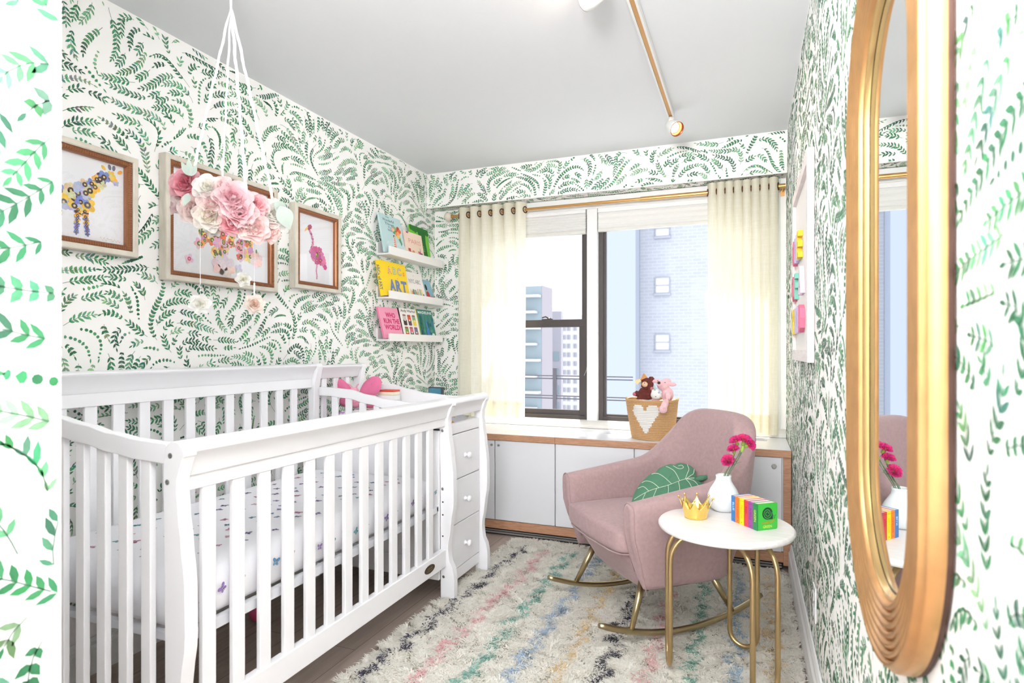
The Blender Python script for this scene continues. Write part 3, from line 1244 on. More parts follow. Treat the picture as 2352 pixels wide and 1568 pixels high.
end_rail(1.062, 1.090)
end_slats(1.067, 1.085, [-1.430 - 0.0845 * k for k in range(8)], 0.24, curveL)
MB().box(-2.06, -1.349, 1.064, 1.088, 0.165, 0.245).build('end_lower_rail', CRIBW, crib, bevel=0.003)
curveD = [(-2.10, 0.990), (-2.02, 0.988), (-1.886, 0.980), (-1.76, 0.955), (-1.66, 0.936), (-1.505, 0.926), (-1.345, 0.928)]
end_rail(2.488, 2.512, 0.045, curve=curveD)
end_slats(2.492, 2.508, [-1.46 - 0.0845 * k for k in range(7)], 0.80, curveD)
end_rail(2.873, 2.896, 0.075, curve=curveD, dz=0.006)
end_slats(2.877, 2.893, [-1.46 - 0.0845 * k for k in range(7)], 0.80, curveD, dz=0.006, h=0.07)

# headboard
def back_post(y0, y1, zt=1.112):
    pr = [(-2.128, 0.0), (-2.075, 0.0), (-2.075, 0.55), (-2.082, 0.85), (-2.078, 1.0), (-2.062, 1.075), (-2.058, zt - 0.018), (-2.068, zt - 0.003),
          (-2.085, zt), (-2.12, zt - 0.006), (-2.130, zt - 0.03), (-2.118, 0.9)]
    return MB().prism(pr, 'y', y0, y1).build('back_post', CRIBW, crib, bevel=0.004)


back_post(1.052, 1.096)
back_post(2.476, 2.520)
back_post(2.862, 2.902, 1.104)


def crown(y0, y1, zt, zb, x=-2.095):
    pr = [(x - 0.02, zb), (x + 0.004, zb), (x + 0.008, zb + 0.012), (x + 0.016, (zt + zb) / 2), (x + 0.033, zt - 0.018),
          (x + 0.036, zt - 0.008), (x + 0.026, zt), (x - 0.02, zt)]
    return MB().prism(pr, 'y', y0, y1).build('headboard_crown', CRIBW, crib, bevel=0.002)


crown(1.0965, 2.4755, 1.108, 1.030)
crown(2.5205, 2.8615, 1.100, 1.028)
MB().box(-2.114, -2.092, 1.0965, 2.4755, 0.985, 1.031).build('headboard_rail', CRIBW, crib, bevel=0.002)
MB().box(-2.114, -2.092, 1.0965, 2.4755, 0.20, 0.30).build('headboard_rail', CRIBW, crib, bevel=0.002)
for k in range(13):
    y = 1.170 + k * 0.0985
    MB().box(-2.110, -2.096, y - 0.0215, y + 0.0215, 0.298, 0.987).build('headboard_slat', CRIBW, crib, bevel=0.003)
for k in range(3):
    y = 2.578 + k * 0.098
    MB().box(-2.110, -2.096, y - 0.0185, y + 0.0185, 0.80, 1.03).build('headboard_slat', CRIBW, crib, bevel=0.003)
# spring base
mb = MB()
mb.box(-2.06, -1.352, 1.105, 1.125, 0.425, 0.445)
mb.box(-2.06, -1.352, 2.455, 2.478, 0.425, 0.445)
mb.box(-1.372, -1.352, 1.105, 2.478, 0.418, 0.447)
mb.box(-2.06, -2.04, 1.105, 2.478, 0.425, 0.445)
for k in range(1, 12):
    y = 1.11 + k * 0.114
    mb.tube([(-2.05, y, 0.435), (-1.36, y, 0.435)], 0.003, 6)
for k in range(1, 6):
    x = -2.05 + k * 0.115
    mb.tube([(x, 1.11, 0.432), (x, 2.47, 0.432)], 0.003, 6)
mb.build('spring_base', mat('white_metal', (226, 228, 234), 0.4, 0.2), crib)
mb = MB()
mb.tube([(-1.37, 1.118, 0.395), (-1.37, 1.118, 0.43)], 0.009, 10)
mb.tube([(-1.395, 1.118, 0.396), (-1.352, 1.118, 0.396)], 0.012, 10)
mb.build('base_bracket', WHITE, crib)

# changing table body with drawers
ch = MB()
ch.box(-2.09, -1.35, 2.522, 2.534, 0.085, 0.80)
ch.box(-2.09, -1.35, 2.854, 2.864, 0.085, 0.80)
ch.box(-2.09, -1.35, 2.522, 2.864, 0.790, 0.802)
ch.box(-2.09, -1.35, 2.522, 2.864, 0.085, 0.10)
ch.box(-2.09, -2.075, 2.522, 2.864, 0.085, 0.80)
body = ch.build('changer_body', CRIBW, crib)
MB().box(-2.06, -1.349, 2.466, 2.481, 0.10, 0.80).build('divider_panel', CRIBW, crib, bevel=0.002)
MB().box(-2.06, -1.352, 2.458, 2.466, 0.13, 0.20).build('divider_moulding', CRIBW, crib, bevel=0.002)
MB().box(-1.349, -1.325, 2.521, 2.865, 0.772, 0.822).build('apron', CRIBW, crib, bevel=0.002)
MB().box(-1.349, -1.325, 2.521, 2.865, 0.058, 0.112).build('plinth', CRIBW, crib, bevel=0.002)
for (z0, z1, zk) in ((0.550, 0.768, 0.655), (0.334, 0.546, 0.437), (0.116, 0.330, 0.216)):
    d = MB().box(-1.348, -1.322, 2.524, 2.862, z0, z1).build('drawer', CRIBW, crib, bevel=0.002)
    Mx = Matrix.Translation((-1.322, 2.690, zk)) @ Matrix.Rotation(pi / 2, 4, 'Y')
    mb = MB()
    mb.lathe([(0.012, 0), (0.010, 0.004), (0.006, 0.009), (0.0065, 0.014), (0.013, 0.019), (0.0155, 0.025), (0.013, 0.031), (0.006, 0.034)], n=20, M=Mx)
    mb.build('knob', CRIBW, d, smooth=True)

# ------------------------------------------------------------------ crib mattress with butterfly sheet
rnd = random.Random(21)
SHEET = mat('cotton_sheet', (240, 240, 245), 0.8, var=0.01, bump=0.15, bscale=40)
x0, x1, y0, y1, z0, z1 = -2.052, -1.362, 1.108, 2.452, 0.450, 0.585


def matt_pt(u, v):
    """u around the cross direction etc. not used"""


mb = MB()
nx, ny, nr = 16, 60, 5
rr = 0.045
# rounded slab: rings from the underside up over the edge to the top
def rect_ring(inset, z, wav):
    pts = []
    a0_, a1_, b0_, b1_ = x0 + inset, x1 - inset, y0 + inset, y1 - inset
    rc = max(0.01, 0.05 - inset * 0.3)
    N1, N2, NC = 14, 40, 4
    def side(p, q, n):
        return [(p[0] + (q[0] - p[0]) * k / n, p[1] + (q[1] - p[1]) * k / n) for k in range(n)]
    def corner(cx, cy, a):
        return [(cx + rc * cos(radians(a + 90 * k / NC)), cy + rc * sin(radians(a + 90 * k / NC))) for k in range(NC)]
    P_ = []
    P_ += side((a0_ + rc, b0_), (a1_ - rc, b0_), N1)
    P_ += corner(a1_ - rc, b0_ + rc, -90)
    P_ += side((a1_, b0_ + rc), (a1_, b1_ - rc), N2)
    P_ += corner(a1_ - rc, b1_ - rc, 0)
    P_ += side((a1_ - rc, b1_), (a0_ + rc, b1_), N1)
    P_ += corner(a0_ + rc, b1_ - rc, 90)
    P_ += side((a0_, b1_ - rc), (a0_, b0_ + rc), N2)
    P_ += corner(a0_ + rc, b0_ + rc, 180)
    out = []
    for i, (x, y) in enumerate(P_):
        n_ = noise.noise(Vector((x * 9, y * 9, z * 26)))
        m_ = noise.noise(Vector((x * 30 + y * 26, z * 14, 3)))
        d = wav * (0.007 * n_ + 0.006 * m_)
        cx, cy = (x0 + x1) / 2, (y0 + y1) / 2
        L = sqrt((x - cx) ** 2 + (y - cy) ** 2)
        out.append((x + (x - cx) / L * d, y + (y - cy) / L * d * 0.6, z + wav * 0.003 * n_))
    return out


rings = []
for (ins, z, wv) in ((0.05, z0, 0), (0.012, z0 + 0.006, 0.4), (0.003, z0 + 0.02, 1), (0.0, z0 + 0.045, 1.2), (0.001, z0 + 0.065, 1.2),
                     (0.002, z0 + 0.085, 1), (0.008, z0 + 0.106, 0.8), (0.022, z0 + 0.124, 0.5), (0.042, z0 + 0.133, 0.2), (0.07, z1, 0)):
    rings.append(rect_ring(ins, z, wv))
n_ = len(rings[0])
vs = [p for r_ in rings for p in r_]
fs = [(j * n_ + i, j * n_ + (i + 1) % n_, (j + 1) * n_ + (i + 1) % n_, (j + 1) * n_ + i) for j in range(len(rings) - 1) for i in range(n_)]
fs.append(tuple((len(rings) - 1) * n_ + i for i in range(n_)))
fs.append(tuple(range(n_))[::-1])
mb.add(vs, fs)


def butterfly(F, u, v, s_, rot, col, off=0.0008):
    dark = [q * 0.45 for q in col]
    for sd in (1, -1):
        for (pu, pv, r1, r2, a) in ((0.5, 0.35, 0.52, 0.34, 0.6), (0.38, -0.38, 0.36, 0.27, -0.7)):
            for (kk, cc, oo) in ((1.0, dark, off), (0.76, col, off * 1.6)):
                pts = []
                for k in range(9):
                    an = 2 * pi * k / 9
                    x = r1 * kk * cos(an)
                    y = r2 * kk * sin(an)
                    X_ = sd * (pu + x * cos(a) - y * sin(a))
                    Y_ = pv + x * sin(a) + y * cos(a)
                    pts.append((u + s_ * (X_ * cos(rot) - Y_ * sin(rot)), v + s_ * (X_ * sin(rot) + Y_ * cos(rot))))
                mb.flat(pts, F, 1, oo, tuple(cc))
    mb.flat([(u + s_ * (a_ * cos(rot) - b_ * sin(rot)), v + s_ * (a_ * sin(rot) + b_ * cos(rot))) for a_, b_ in ((-0.05, -0.6), (0.05, -0.6), (0.05, 0.6), (-0.05, 0.6))], F, 1, off * 2, (0.08, 0.06, 0.1))


BC = [lin(c)[:3] for c in ((214, 130, 170), (150, 120, 190), (96, 150, 190), (232, 160, 180), (120, 100, 160), (90, 170, 180), (200, 110, 150))]
FT = lambda u, v, o: (u, v, z1 + o)
pl = []
tries = 0
while len(pl) < 120 and tries < 4000:
    tries += 1
    u, v = rnd.uniform(x0 + 0.09, x1 - 0.09), rnd.uniform(y0 + 0.09, y1 - 0.09)
    if all((u - a) ** 2 + (v - b) ** 2 > 0.055 ** 2 for a, b in pl):
        pl.append((u, v))
        butterfly(FT, u, v, rnd.uniform(0.011, 0.017), rnd.uniform(0, 6.28), BC[rnd.randrange(7)])
FS_ = lambda u, v, o: (x1 + 0.010 + o, u, v)
for k in range(20):
    butterfly(FS_, y0 + 0.06 + k * 0.067, rnd.uniform(z0 + 0.055, z0 + 0.085), rnd.uniform(0.011, 0.016), rnd.uniform(-1, 1), BC[rnd.randrange(7)])
FE = lambda u, v, o: (u, y0 - 0.010 - o, v)
for k in range(7):
    butterfly(FE, x0 + 0.07 + k * 0.09, rnd.uniform(z0 + 0.05, z0 + 0.085), rnd.uniform(0.009, 0.012), rnd.uniform(-1, 1), BC[rnd.randrange(7)])
tag(mb.build('crib_mattress', [SHEET, TINT], smooth=True), 'crib mattress in a white fitted sheet printed with small butterflies', 'mattress')

# changing pad
mb = MB()
P0 = (-2.05, -1.368, 2.548, 2.842)
nx, ny = 24, 14
vs, fs = [], []
for i in range(nx + 1):
    for j in range(ny + 1):
        s_, t = i / nx, j / ny
        x = P0[0] + (P0[1] - P0[0]) * s_
        y = P0[2] + (P0[3] - P0[2]) * t
        e = min(1, min(s_, 1 - s_) * 9) ** 0.5 * min(1, min(t, 1 - t) * 9) ** 0.5
        z = 0.806 + e * (0.045 + 0.022 * (2 * t - 1) ** 2 + 0.006 * sin(x * 60 + y * 30))
        vs.append((x, y, z))
fs = [(i * (ny + 1) + j, (i + 1) * (ny + 1) + j, (i + 1) * (ny + 1) + j + 1, i * (ny + 1) + j + 1) for i in range(nx) for j in range(ny)]
nb = len(vs)
vs += [(P0[0], P0[2], 0.804), (P0[1], P0[2], 0.804), (P0[1], P0[3], 0.804), (P0[0], P0[3], 0.804)]
fs.append((nb, nb + 3, nb + 2, nb + 1))
mb.add(vs, fs)
PADC = mat('patterned_pad_cover', (240, 238, 244), 0.8)
nt = PADC.node_tree
vo = nt.nodes.new('ShaderNodeTexVoronoi')
vo.inputs['Scale'].default_value = 26
cr = nt.nodes.new('ShaderNodeValToRGB')
cr.color_ramp.elements[0].position = 0.0
cr.color_ramp.elements[0].color = (1, 1, 1, 1)
cr.color_ramp.elements[1].position = 0.34
cr.color_ramp.elements[1].color = (0, 0, 0, 1)
cr.color_ramp.interpolation = 'CONSTANT'
mx = nt.nodes.new('ShaderNodeMix')
mx.data_type = 'RGBA'
mx.inputs[6].default_value = lin((242, 240, 246))
cr2 = nt.nodes.new('ShaderNodeValToRGB')
cr2.color_ramp.interpolation = 'CONSTANT'
cr2.color_ramp.elements[0].color = lin((246, 178, 96))
cr2.color_ramp.elements[1].position = 0.45
cr2.color_ramp.elements[1].color = lin((196, 160, 214))
e3 = cr2.color_ramp.elements.new(0.7)
e3.color = lin((248, 214, 150))
tc = nt.nodes.new('ShaderNodeTexCoord')
nt.links.new(tc.outputs['Object'], vo.inputs['Vector'])
nt.links.new(vo.outputs['Distance'], cr.inputs[0])
nt.links.new(vo.outputs['Color'], cr2.inputs[0])
nt.links.new(cr.outputs[0], mx.inputs[0])
nt.links.new(cr2.outputs[0], mx.inputs[7])
nt.links.new(mx.outputs[2], nt.nodes['Principled BSDF'].inputs['Base Color'])
tag(mb.build('changing_pad', PADC, smooth=True), 'changing pad in a white cover with orange and lilac print', 'changing pad')
# ------------------------------------------------------------------ framed pressed-flower prints on the papered wall
FRAMEM = wood_mat('champagne_frame', (206, 198, 184), (224, 217, 204), (8, 2, 2), 0.4, 6)
BEADM = mat('bead_bronze', (158, 104, 72), 0.38, 0.55, var=0.15, nscale=80)
PRINTM = mat('print_paper', (240, 240, 244), 0.7, var=0.008)
PGLASS = glass_mat('picture_glass', (1, 1, 1), 1.5, 0.0, 1.0)
XFR = -2.187   # front face of frames


def picture(y0, y1, z0, z1, label, art, fw=0.022, bw=0.020):
    t = thing('framed_print', label, 'framed print', (X_L, (y0 + y1) / 2, z0), group='framed flower prints on the papered wall')
    # outer moulding with mitred corners
    mb = MB()
    def ring(prof, m=0):
        """prof: list of (inset, x)"""
        vs = []
        for (ins, x) in prof:
            vs += [(x, y0 + ins, z0 + ins), (x, y1 - ins, z0 + ins), (x, y1 - ins, z1 - ins), (x, y0 + ins, z1 - ins)]
        fs = []
        for j in range(len(prof) - 1):
            for k in range(4):
                fs.append((j * 4 + k, j * 4 + (k + 1) % 4, (j + 1) * 4 + (k + 1) % 4, (j + 1) * 4 + k))
        mb.add(vs, fs, m)
    ring([(0.004, X_L + 0.001), (0.0, X_L + 0.006), (0.0, XFR - 0.006), (0.002, XFR - 0.001), (0.005, XFR), (fw - 0.004, XFR), (fw, XFR - 0.003), (fw, X_L + 0.02)])
    mb.build('outer_moulding', FRAMEM, t)
    mb = MB()
    ring([(fw, XFR - 0.008), (fw + 0.003, XFR - 0.004), (fw + bw - 0.004, XFR - 0.007), (fw + bw, XFR - 0.012), (fw + bw, X_L + 0.02)])
    # beads in two rows
    for row, off in enumerate((0.006, 0.0135)):
        a, b, c, d = y0 + fw + off, y1 - fw - off, z0 + fw + off, z1 - fw - off
        L = []
        n1, n2 = int((b - a) / 0.0085), int((d - c) / 0.0085)
        for k in range(n1 + 1):
            L += [(a + (b - a) * k / n1, c), (a + (b - a) * k / n1, d)]
        for k in range(1, n2):
            L += [(a, c + (d - c) * k / n2), (b, c + (d - c) * k / n2)]
        for (y, z) in L:
            r_ = 0.0034 if row == 0 else 0.0028
            x = XFR - 0.0045 - row * 0.001
            vs = [(x + r_, y, z), (x, y + r_, z), (x, y, z + r_), (x, y - r_, z), (x, y, z - r_)]
            mb.add(vs, [(0, 1, 2), (0, 2, 3), (0, 3, 4), (0, 4, 1)])
    mb.build('beaded_liner', BEADM, t)
    i_ = fw + bw
    mb = MB()
    mb.box(X_L + 0.012, X_L + 0.02, y0 + i_ - 0.004, y1 - i_ + 0.004, z0 + i_ - 0.004, z1 - i_ + 0.004)
    W_, H_ = y1 - y0 - 2 * i_, z1 - z0 - 2 * i_
    F = lambda u, v, o: (X_L + 0.0204 + o, y0 + i_ + u * W_, z0 + i_ + v * H_)
    art(mb, F, W_, H_)
    mb.build('print', [PRINTM, TINT], t)
    MB().box(X_L + 0.027, X_L + 0.029, y0 + i_ - 0.002, y1 - i_ + 0.002, z0 + i_ - 0.002, z1 - i_ + 0.002).build('glass', PGLASS, t)
    return t


def C_(r, g, b):
    return lin((r, g, b))[:3]


def bloom(mb, F, u, v, r_, pet, cen, W_, H_, n=5, off=0.0, rnd=random):
    """pressed flower: overlapping petals and a dark eye; u,v in 0..1, r_ in metres"""
    a0 = rnd.random() * 6
    for k in range(n):
        a = a0 + 2 * pi * k / n
        col = tuple(min(1, c * rnd.uniform(0.82, 1.12)) for c in pet)
        pts = []
        for q in range(8):
            b = 2 * pi * q / 8
            x = r_ * 0.55 + r_ * 0.5 * cos(b)
            y = r_ * 0.42 * sin(b)
            pts.append((u + (x * cos(a) - y * sin(a)) / W_, v + (x * sin(a) + y * cos(a)) / H_))
        mb.flat(pts, F, 1, off + 0.0001 * k, col)
    if cen:
        for (k, c) in ((0.42, cen), (0.16, (0.75, 0.6, 0.2))):
            mb.flat([(u + r_ * k * cos(q * pi / 5) / W_, v + r_ * k * sin(q * pi / 5) / H_) for q in range(10)], F, 1, off + 0.0007 + (0.0002 if k < 0.2 else 0), c)


YEL, BLU, LIL, DRK, CRM = C_(246, 196, 66), C_(128, 140, 214), C_(186, 188, 226), C_(66, 36, 52), C_(226, 214, 170)


def art_giraffe(mb, F, W_, H_):
    r = random.Random(3)
    k = [0]
    def b(u, v, s_, p, c, n=5):
        k[0] += 1
        bloom(mb, F, u, v, s_, p, c, W_, H_, n, 0.00002 * k[0], r)
    # body behind the wall edge and neck rising to the head
    body = [(0.30, 0.50), (0.36, 0.55), (0.40, 0.47), (0.33, 0.42), (0.44, 0.54), (0.47, 0.44), (0.28, 0.40), (0.40, 0.38), (0.50, 0.50), (0.24, 0.52),
            (0.20, 0.44), (0.16, 0.54), (0.12, 0.46), (0.55, 0.42), (0.53, 0.56), (0.46, 0.60)]
    for (u, v) in body:
        b(u, v, r.uniform(0.020, 0.030), r.choice([LIL, LIL, BLU, CRM, YEL]), r.choice([None, DRK, C_(90, 80, 110)]), r.choice([5, 9]))
    for (u, v, p, c, s_) in [(0.58, 0.60, YEL, DRK, 0.026), (0.52, 0.66, CRM, DRK, 0.022), (0.60, 0.69, BLU, DRK, 0.020), (0.64, 0.66, YEL, C_(120, 80, 40), 0.022),
                             (0.67, 0.72, CRM, None, 0.02), (0.70, 0.77, C_(90, 60, 80), DRK, 0.024), (0.66, 0.76, YEL, DRK, 0.018), (0.75, 0.81, BLU, DRK, 0.024),
                             (0.72, 0.71, CRM, None, 0.018)]:
        b(u, v, s_, p, c)
    # head: muzzle, ears, horns
    for (u, v, s_, p) in [(0.84, 0.86, 0.016, YEL), (0.87, 0.81, 0.015, C_(250, 200, 60)), (0.90, 0.775, 0.012, LIL), (0.835, 0.83, 0.012, CRM)]:
        b(u, v, s_, p, None)
    for (u, v, a, l, c) in [(0.77, 0.90, 2.4, 0.022, YEL), (0.92, 0.90, 0.6, 0.022, C_(244, 170, 50)), (0.825, 0.915, 1.75, 0.022, C_(110, 110, 130)), (0.865, 0.915, 1.4, 0.022, C_(110, 110, 130))]:
        pts = []
        for q in range(8):
            bb = 2 * pi * q / 8
            x, y = l * (0.5 + 0.5 * cos(bb)), l * 0.3 * sin(bb)
            pts.append((u + (x * cos(a) - y * sin(a)) / W_, v + (x * sin(a) + y * cos(a)) / H_))
        mb.flat(pts, F, 1, 0.0012, c)
    # legs
    for (u0, u1) in ((0.44, 0.42), (0.52, 0.55), (0.16, 0.15), (0.22, 0.22)):
        for q in range(9):
            t = q / 8
            p = [YEL, DRK, C_(240, 170, 50), BLU, YEL, BLU, BLU, BLU, BLU][q]
            b(u0 + (u1 - u0) * t, 0.34 - 0.27 * t, 0.0135 - 0.004 * t, p, None if p == DRK else DRK, 4)
    mb.add([F(u, v, 0.0003) for (u, v) in ()], [])
    # signature
    pts = []
    for q in range(60):
        t = q / 59
        if 0.42 < t < 0.5:
            continue
        pts.append((0.70 + 0.26 * t, 0.045 + 0.02 * sin(t * 38) * (1 - t * 0.5)))
    for p, q in zip(pts, pts[1:]):
        mb.flat([(p[0], p[1] - 0.003), (q[0], q[1] - 0.003), (q[0], q[1] + 0.003), (p[0], p[1] + 0.003)], F, 1, 0.0003, C_(214, 190, 160))


def art_elephant(mb, F, W_, H_):
    r = random.Random(6)
    cols = [C_(240, 120, 80), C_(246, 176, 190), C_(226, 150, 200), C_(246, 210, 120), C_(236, 150, 120), C_(214, 120, 130), C_(240, 190, 214), C_(250, 160, 90)]
    k = [0]
    def inside(u, v):
        if ((u - 0.50) / 0.27) ** 2 + ((v - 0.56) / 0.21) ** 2 < 1:
            return True
        if 0.36 < u < 0.55 and 0.20 < v < 0.5 and u < 0.55 - (v - 0.2) * 0.05:
            return True
        if 0.64 < u < 0.80 and 0.24 < v < 0.52:
            return True
        if ((u - 0.30) / 0.13) ** 2 + ((v - 0.66) / 0.16) ** 2 < 1:
            return True
        if abs(u - (0.27 + 0.06 * sin((v - 0.3) * 8))) < 0.022 and 0.26 < v < 0.62:
            return True
        return False
    for i in range(330):
        u, v = r.uniform(0.15, 0.85), r.uniform(0.18, 0.85)
        if inside(u, v):
            k[0] += 1
            s_ = r.uniform(0.013, 0.026)
            bloom(mb, F, u, v, s_, r.choice(cols), r.choice([None, None, C_(150, 70, 80), C_(90, 120, 60)]), W_, H_, r.choice([4, 5, 6]), 0.000004 * k[0], r)
    # loose petals and a small green bud
    for (u, v, s_, c) in ((0.46, 0.13, 0.045, C_(244, 208, 214)), (0.53, 0.12, 0.05, C_(248, 220, 224)), (0.86, 0.25, 0.04, C_(246, 206, 208)), (0.70, 0.70, 0.02, C_(246, 176, 190))):
        bloom(mb, F, u, v, s_, c, None, W_, H_, 6, 0.0016, r)
    for (u, v, a, l) in ((0.235, 0.48, 0.4, 0.035), (0.25, 0.45, -0.9, 0.03), (0.24, 0.46, 2.4, 0.02), (0.47, 0.22, 1.8, 0.03), (0.44, 0.22, 2.3, 0.025), (0.76, 0.47, 4.2, 0.028), (0.86, 0.32, 1.6, 0.02)):
        pts = []
        for q in range(8):
            bb = 2 * pi * q / 8
            x, y = l * (0.5 + 0.5 * cos(bb)), l * 0.22 * sin(bb)
            pts.append((u + (x * cos(a) - y * sin(a)) / W_, v + (x * sin(a) + y * cos(a)) / H_))
        mb.flat(pts, F, 1, 0.0022, C_(88, 120, 66))
    for (u, v) in ((0.16, 0.14), (0.66, 0.12)):
        bloom(mb, F, u, v, 0.022, C_(244, 196, 216) if u < 0.3 else C_(214, 214, 232), C_(214, 60, 130) if u < 0.3 else None, W_, H_, 4, 0.002, r)


def art_flamingo(mb, F, W_, H_):
    r = random.Random(9)
    P1, P2, P3 = C_(214, 96, 150), C_(232, 140, 184), C_(176, 70, 120)
    k = [0]
    def b(u, v, s_, p, c, n=6):
        k[0] += 1
        bloom(mb, F, u, v, s_, p, c, W_, H_, n, 0.00002 * k[0], r)
    for q in range(16):
        t = q / 15
        u = 0.34 + 0.09 * sin(t * 3.2) * (1 if t < 0.9 else 0.9) - 0.03 * t
        v = 0.46 + 0.34 * t
        b(u, v, 0.0095, P2 if q % 3 else P3, None, 4)
    b(0.31, 0.82, 0.013, P3, None)
    b(0.345, 0.835, 0.013, P3, None)
    mb.flat([(0.28, 0.83), (0.22, 0.80), (0.19, 0.74), (0.24, 0.77), (0.28, 0.80)], F, 1, 0.001, C_(240, 190, 80))
    for (u, v, s_) in ((0.50, 0.44, 0.045), (0.40, 0.47, 0.022), (0.60, 0.50, 0.024), (0.64, 0.44, 0.026), (0.70, 0.38, 0.024), (0.72, 0.32, 0.022), (0.62, 0.36, 0.028), (0.52, 0.35, 0.024), (0.44, 0.38, 0.02), (0.76, 0.27, 0.016)):
        b(u, v, s_, r.choice([P1, P2]), C_(130, 130, 80) if s_ > 0.04 else r.choice([None, P3]), 12 if s_ > 0.04 else 6)
    for q in range(10):
        t = q / 9
        b(0.52 + 0.01 * sin(q), 0.32 - 0.24 * t, 0.0065, P2, None, 4)


picture(1.225, 1.606, 1.533, 1.916, 'framed pressed-flower giraffe print, partly behind the near wall corner', art_giraffe)
picture(1.722, 2.338, 1.465, 1.980, 'framed pressed-flower elephant print, the largest, behind the flower mobile', art_elephant)
picture(2.462, 2.838, 1.503, 1.950, 'framed pressed-flower flamingo print in pinks beside the picture ledges', art_flamingo)

# ------------------------------------------------------------------ picture ledges
LEDGE = mat('white_ledge_paint', (243, 241, 240), 0.4, var=0.01)
SX0, SX1 = X_L + 0.001, -2.130
for z, zz, which in ((1.791, 1.845, 'top'), (1.509, 1.560, 'middle'), (1.237, 1.285, 'bottom')):
    t = thing('picture_ledge', 'white picture ledge, %s of the three in the corner' % which, 'shelf', (SX0, 3.6, z), group='white picture ledges in the corner')
    MB().box(SX0, SX1 - 0.012, 3.250, 3.958, z, z + 0.012).build('bottom', LEDGE, t, bevel=0.001)
    MB().box(SX0, SX0 + 0.012, 3.250, 3.958, z + 0.0122, z + 0.083).build('back', LEDGE, t, bevel=0.001)
    MB().box(SX1 - 0.0118, SX1, 3.250, 3.958, z, zz).build('lip', LEDGE, t, bevel=0.001)
LZ = {0: 1.791 + 0.0125, 1: 1.509 + 0.0125, 2: 1.237 + 0.0125}

# ------------------------------------------------------------------ books on the ledges
PAGES = mat('book_pages', (236, 230, 218), 0.8, var=0.03, nscale=400)


def ledge_book(shelf, y0, y1, h, th, cover, label, art, xb=-2.158, spine=None, xtop=None, spine_side='near'):
    """hardback leaning against the wall; local axes: u along +y, v up the cover, o out of the cover"""
    z0 = LZ[shelf]
    # lean so that the top back edge rests near the wall / ledge back
    xw = X_L + 0.0145 if xtop is None else xtop
    run = (xb - th) - xw
    run = max(run, 0.004)
    a = math.asin(min(0.5, run / h))
    Wd = y1 - y0
    ca, sa = cos(a), sin(a)
    def F(u, v, o):
        # base front edge at (xb, z0)
        x = xb - v * sa + o * ca
        z = z0 + th * sa + v * ca + o * sa
        return (x, y0 + u, z)
    mb = MB()
    def slab(u0, u1, v0, v1, o0, o1, mi, col=None):
        vs = [F(u, v, o) for u in (u0, u1) for v in (v0, v1) for o in (o0, o1)]
        mb.add(vs, [(0, 1, 3, 2), (4, 6, 7, 5), (0, 4, 5, 1), (2, 3, 7, 6), (0, 2, 6, 4), (1, 5, 7, 3)], mi, col)
    slab(0, Wd, 0, h, -0.0025, 0, 0)
    slab(0, Wd, 0, h, -th, -th + 0.0025, 0)
    slab(0, 0.004, 0, h, -th + 0.0025, -0.0025, 2 if spine else 0, None)
    slab(0.004, Wd - 0.003, 0.003, h - 0.003, -th + 0.0026, -0.0026, 3)
    art(mb, lambda u, v, o: F(u * Wd, v * h, o + 0.0003), Wd, h)
    if spine and spine[1]:
        FSp = lambda u, v, o: F(-0.0004 - o, v, -th + u)
        # spine text reads downwards
        for i, (s_, size, v, col) in enumerate(spine[1]):
            mb.text(s_, size, lambda p, q, o: FSp(th / 2 + q, v - p, o), 0, -size * 0.36, 1, 0.0002, bold=0.02, col=col)
    o = mb.build('book', [mat('cover_' + label.replace(' ', '_')[:40], cover, 0.4, var=0.01), TINT,
                          mat('spine_' + label.replace(' ', '_')[:40], spine[0] if spine else cover, 0.4), PAGES])
    return tag(o, label, 'book', 'picture books on the ledges')


def rect(mb, F, u0, u1, v0, v1, col, off=0.0):
    mb.flat([(u0, v0), (u1, v0), (u1, v1), (u0, v1)], F, 1, off, col)


def T(mb, F, s_, u, v, hh, W_, H_, col, bold=0.02, off=0.0004, align='CENTER', sx=1.0, spacing=1.0, fit=None):
    """text with cap height hh (fraction of the cover height) and width fit (fraction of the cover width), centred at u"""
    vs, fs = text_geo(s_, 1.0, bold, 'CENTER', spacing)
    ymax = max(p[1] for p in vs)
    x0_, x1_ = min(p[0] for p in vs), max(p[0] for p in vs)
    ky = hh * H_ / (0.70 if ymax > 0.6 else 0.5)
    kx = fit * W_ / (x1_ - x0_) if fit else ky * sx
    xc = (x0_ + x1_) / 2
    mb.add([F(u + (p[0] - xc) * kx / W_, v + p[1] * ky / H_, off) for p in vs], fs, 1, col)


def ell(mb, F, u, v, ru, rv, col, off=0.0, n=14):
    mb.flat([(u + ru * cos(2 * pi * k / n), v + rv * sin(2 * pi * k / n)) for k in range(n)], F, 1, off, col)


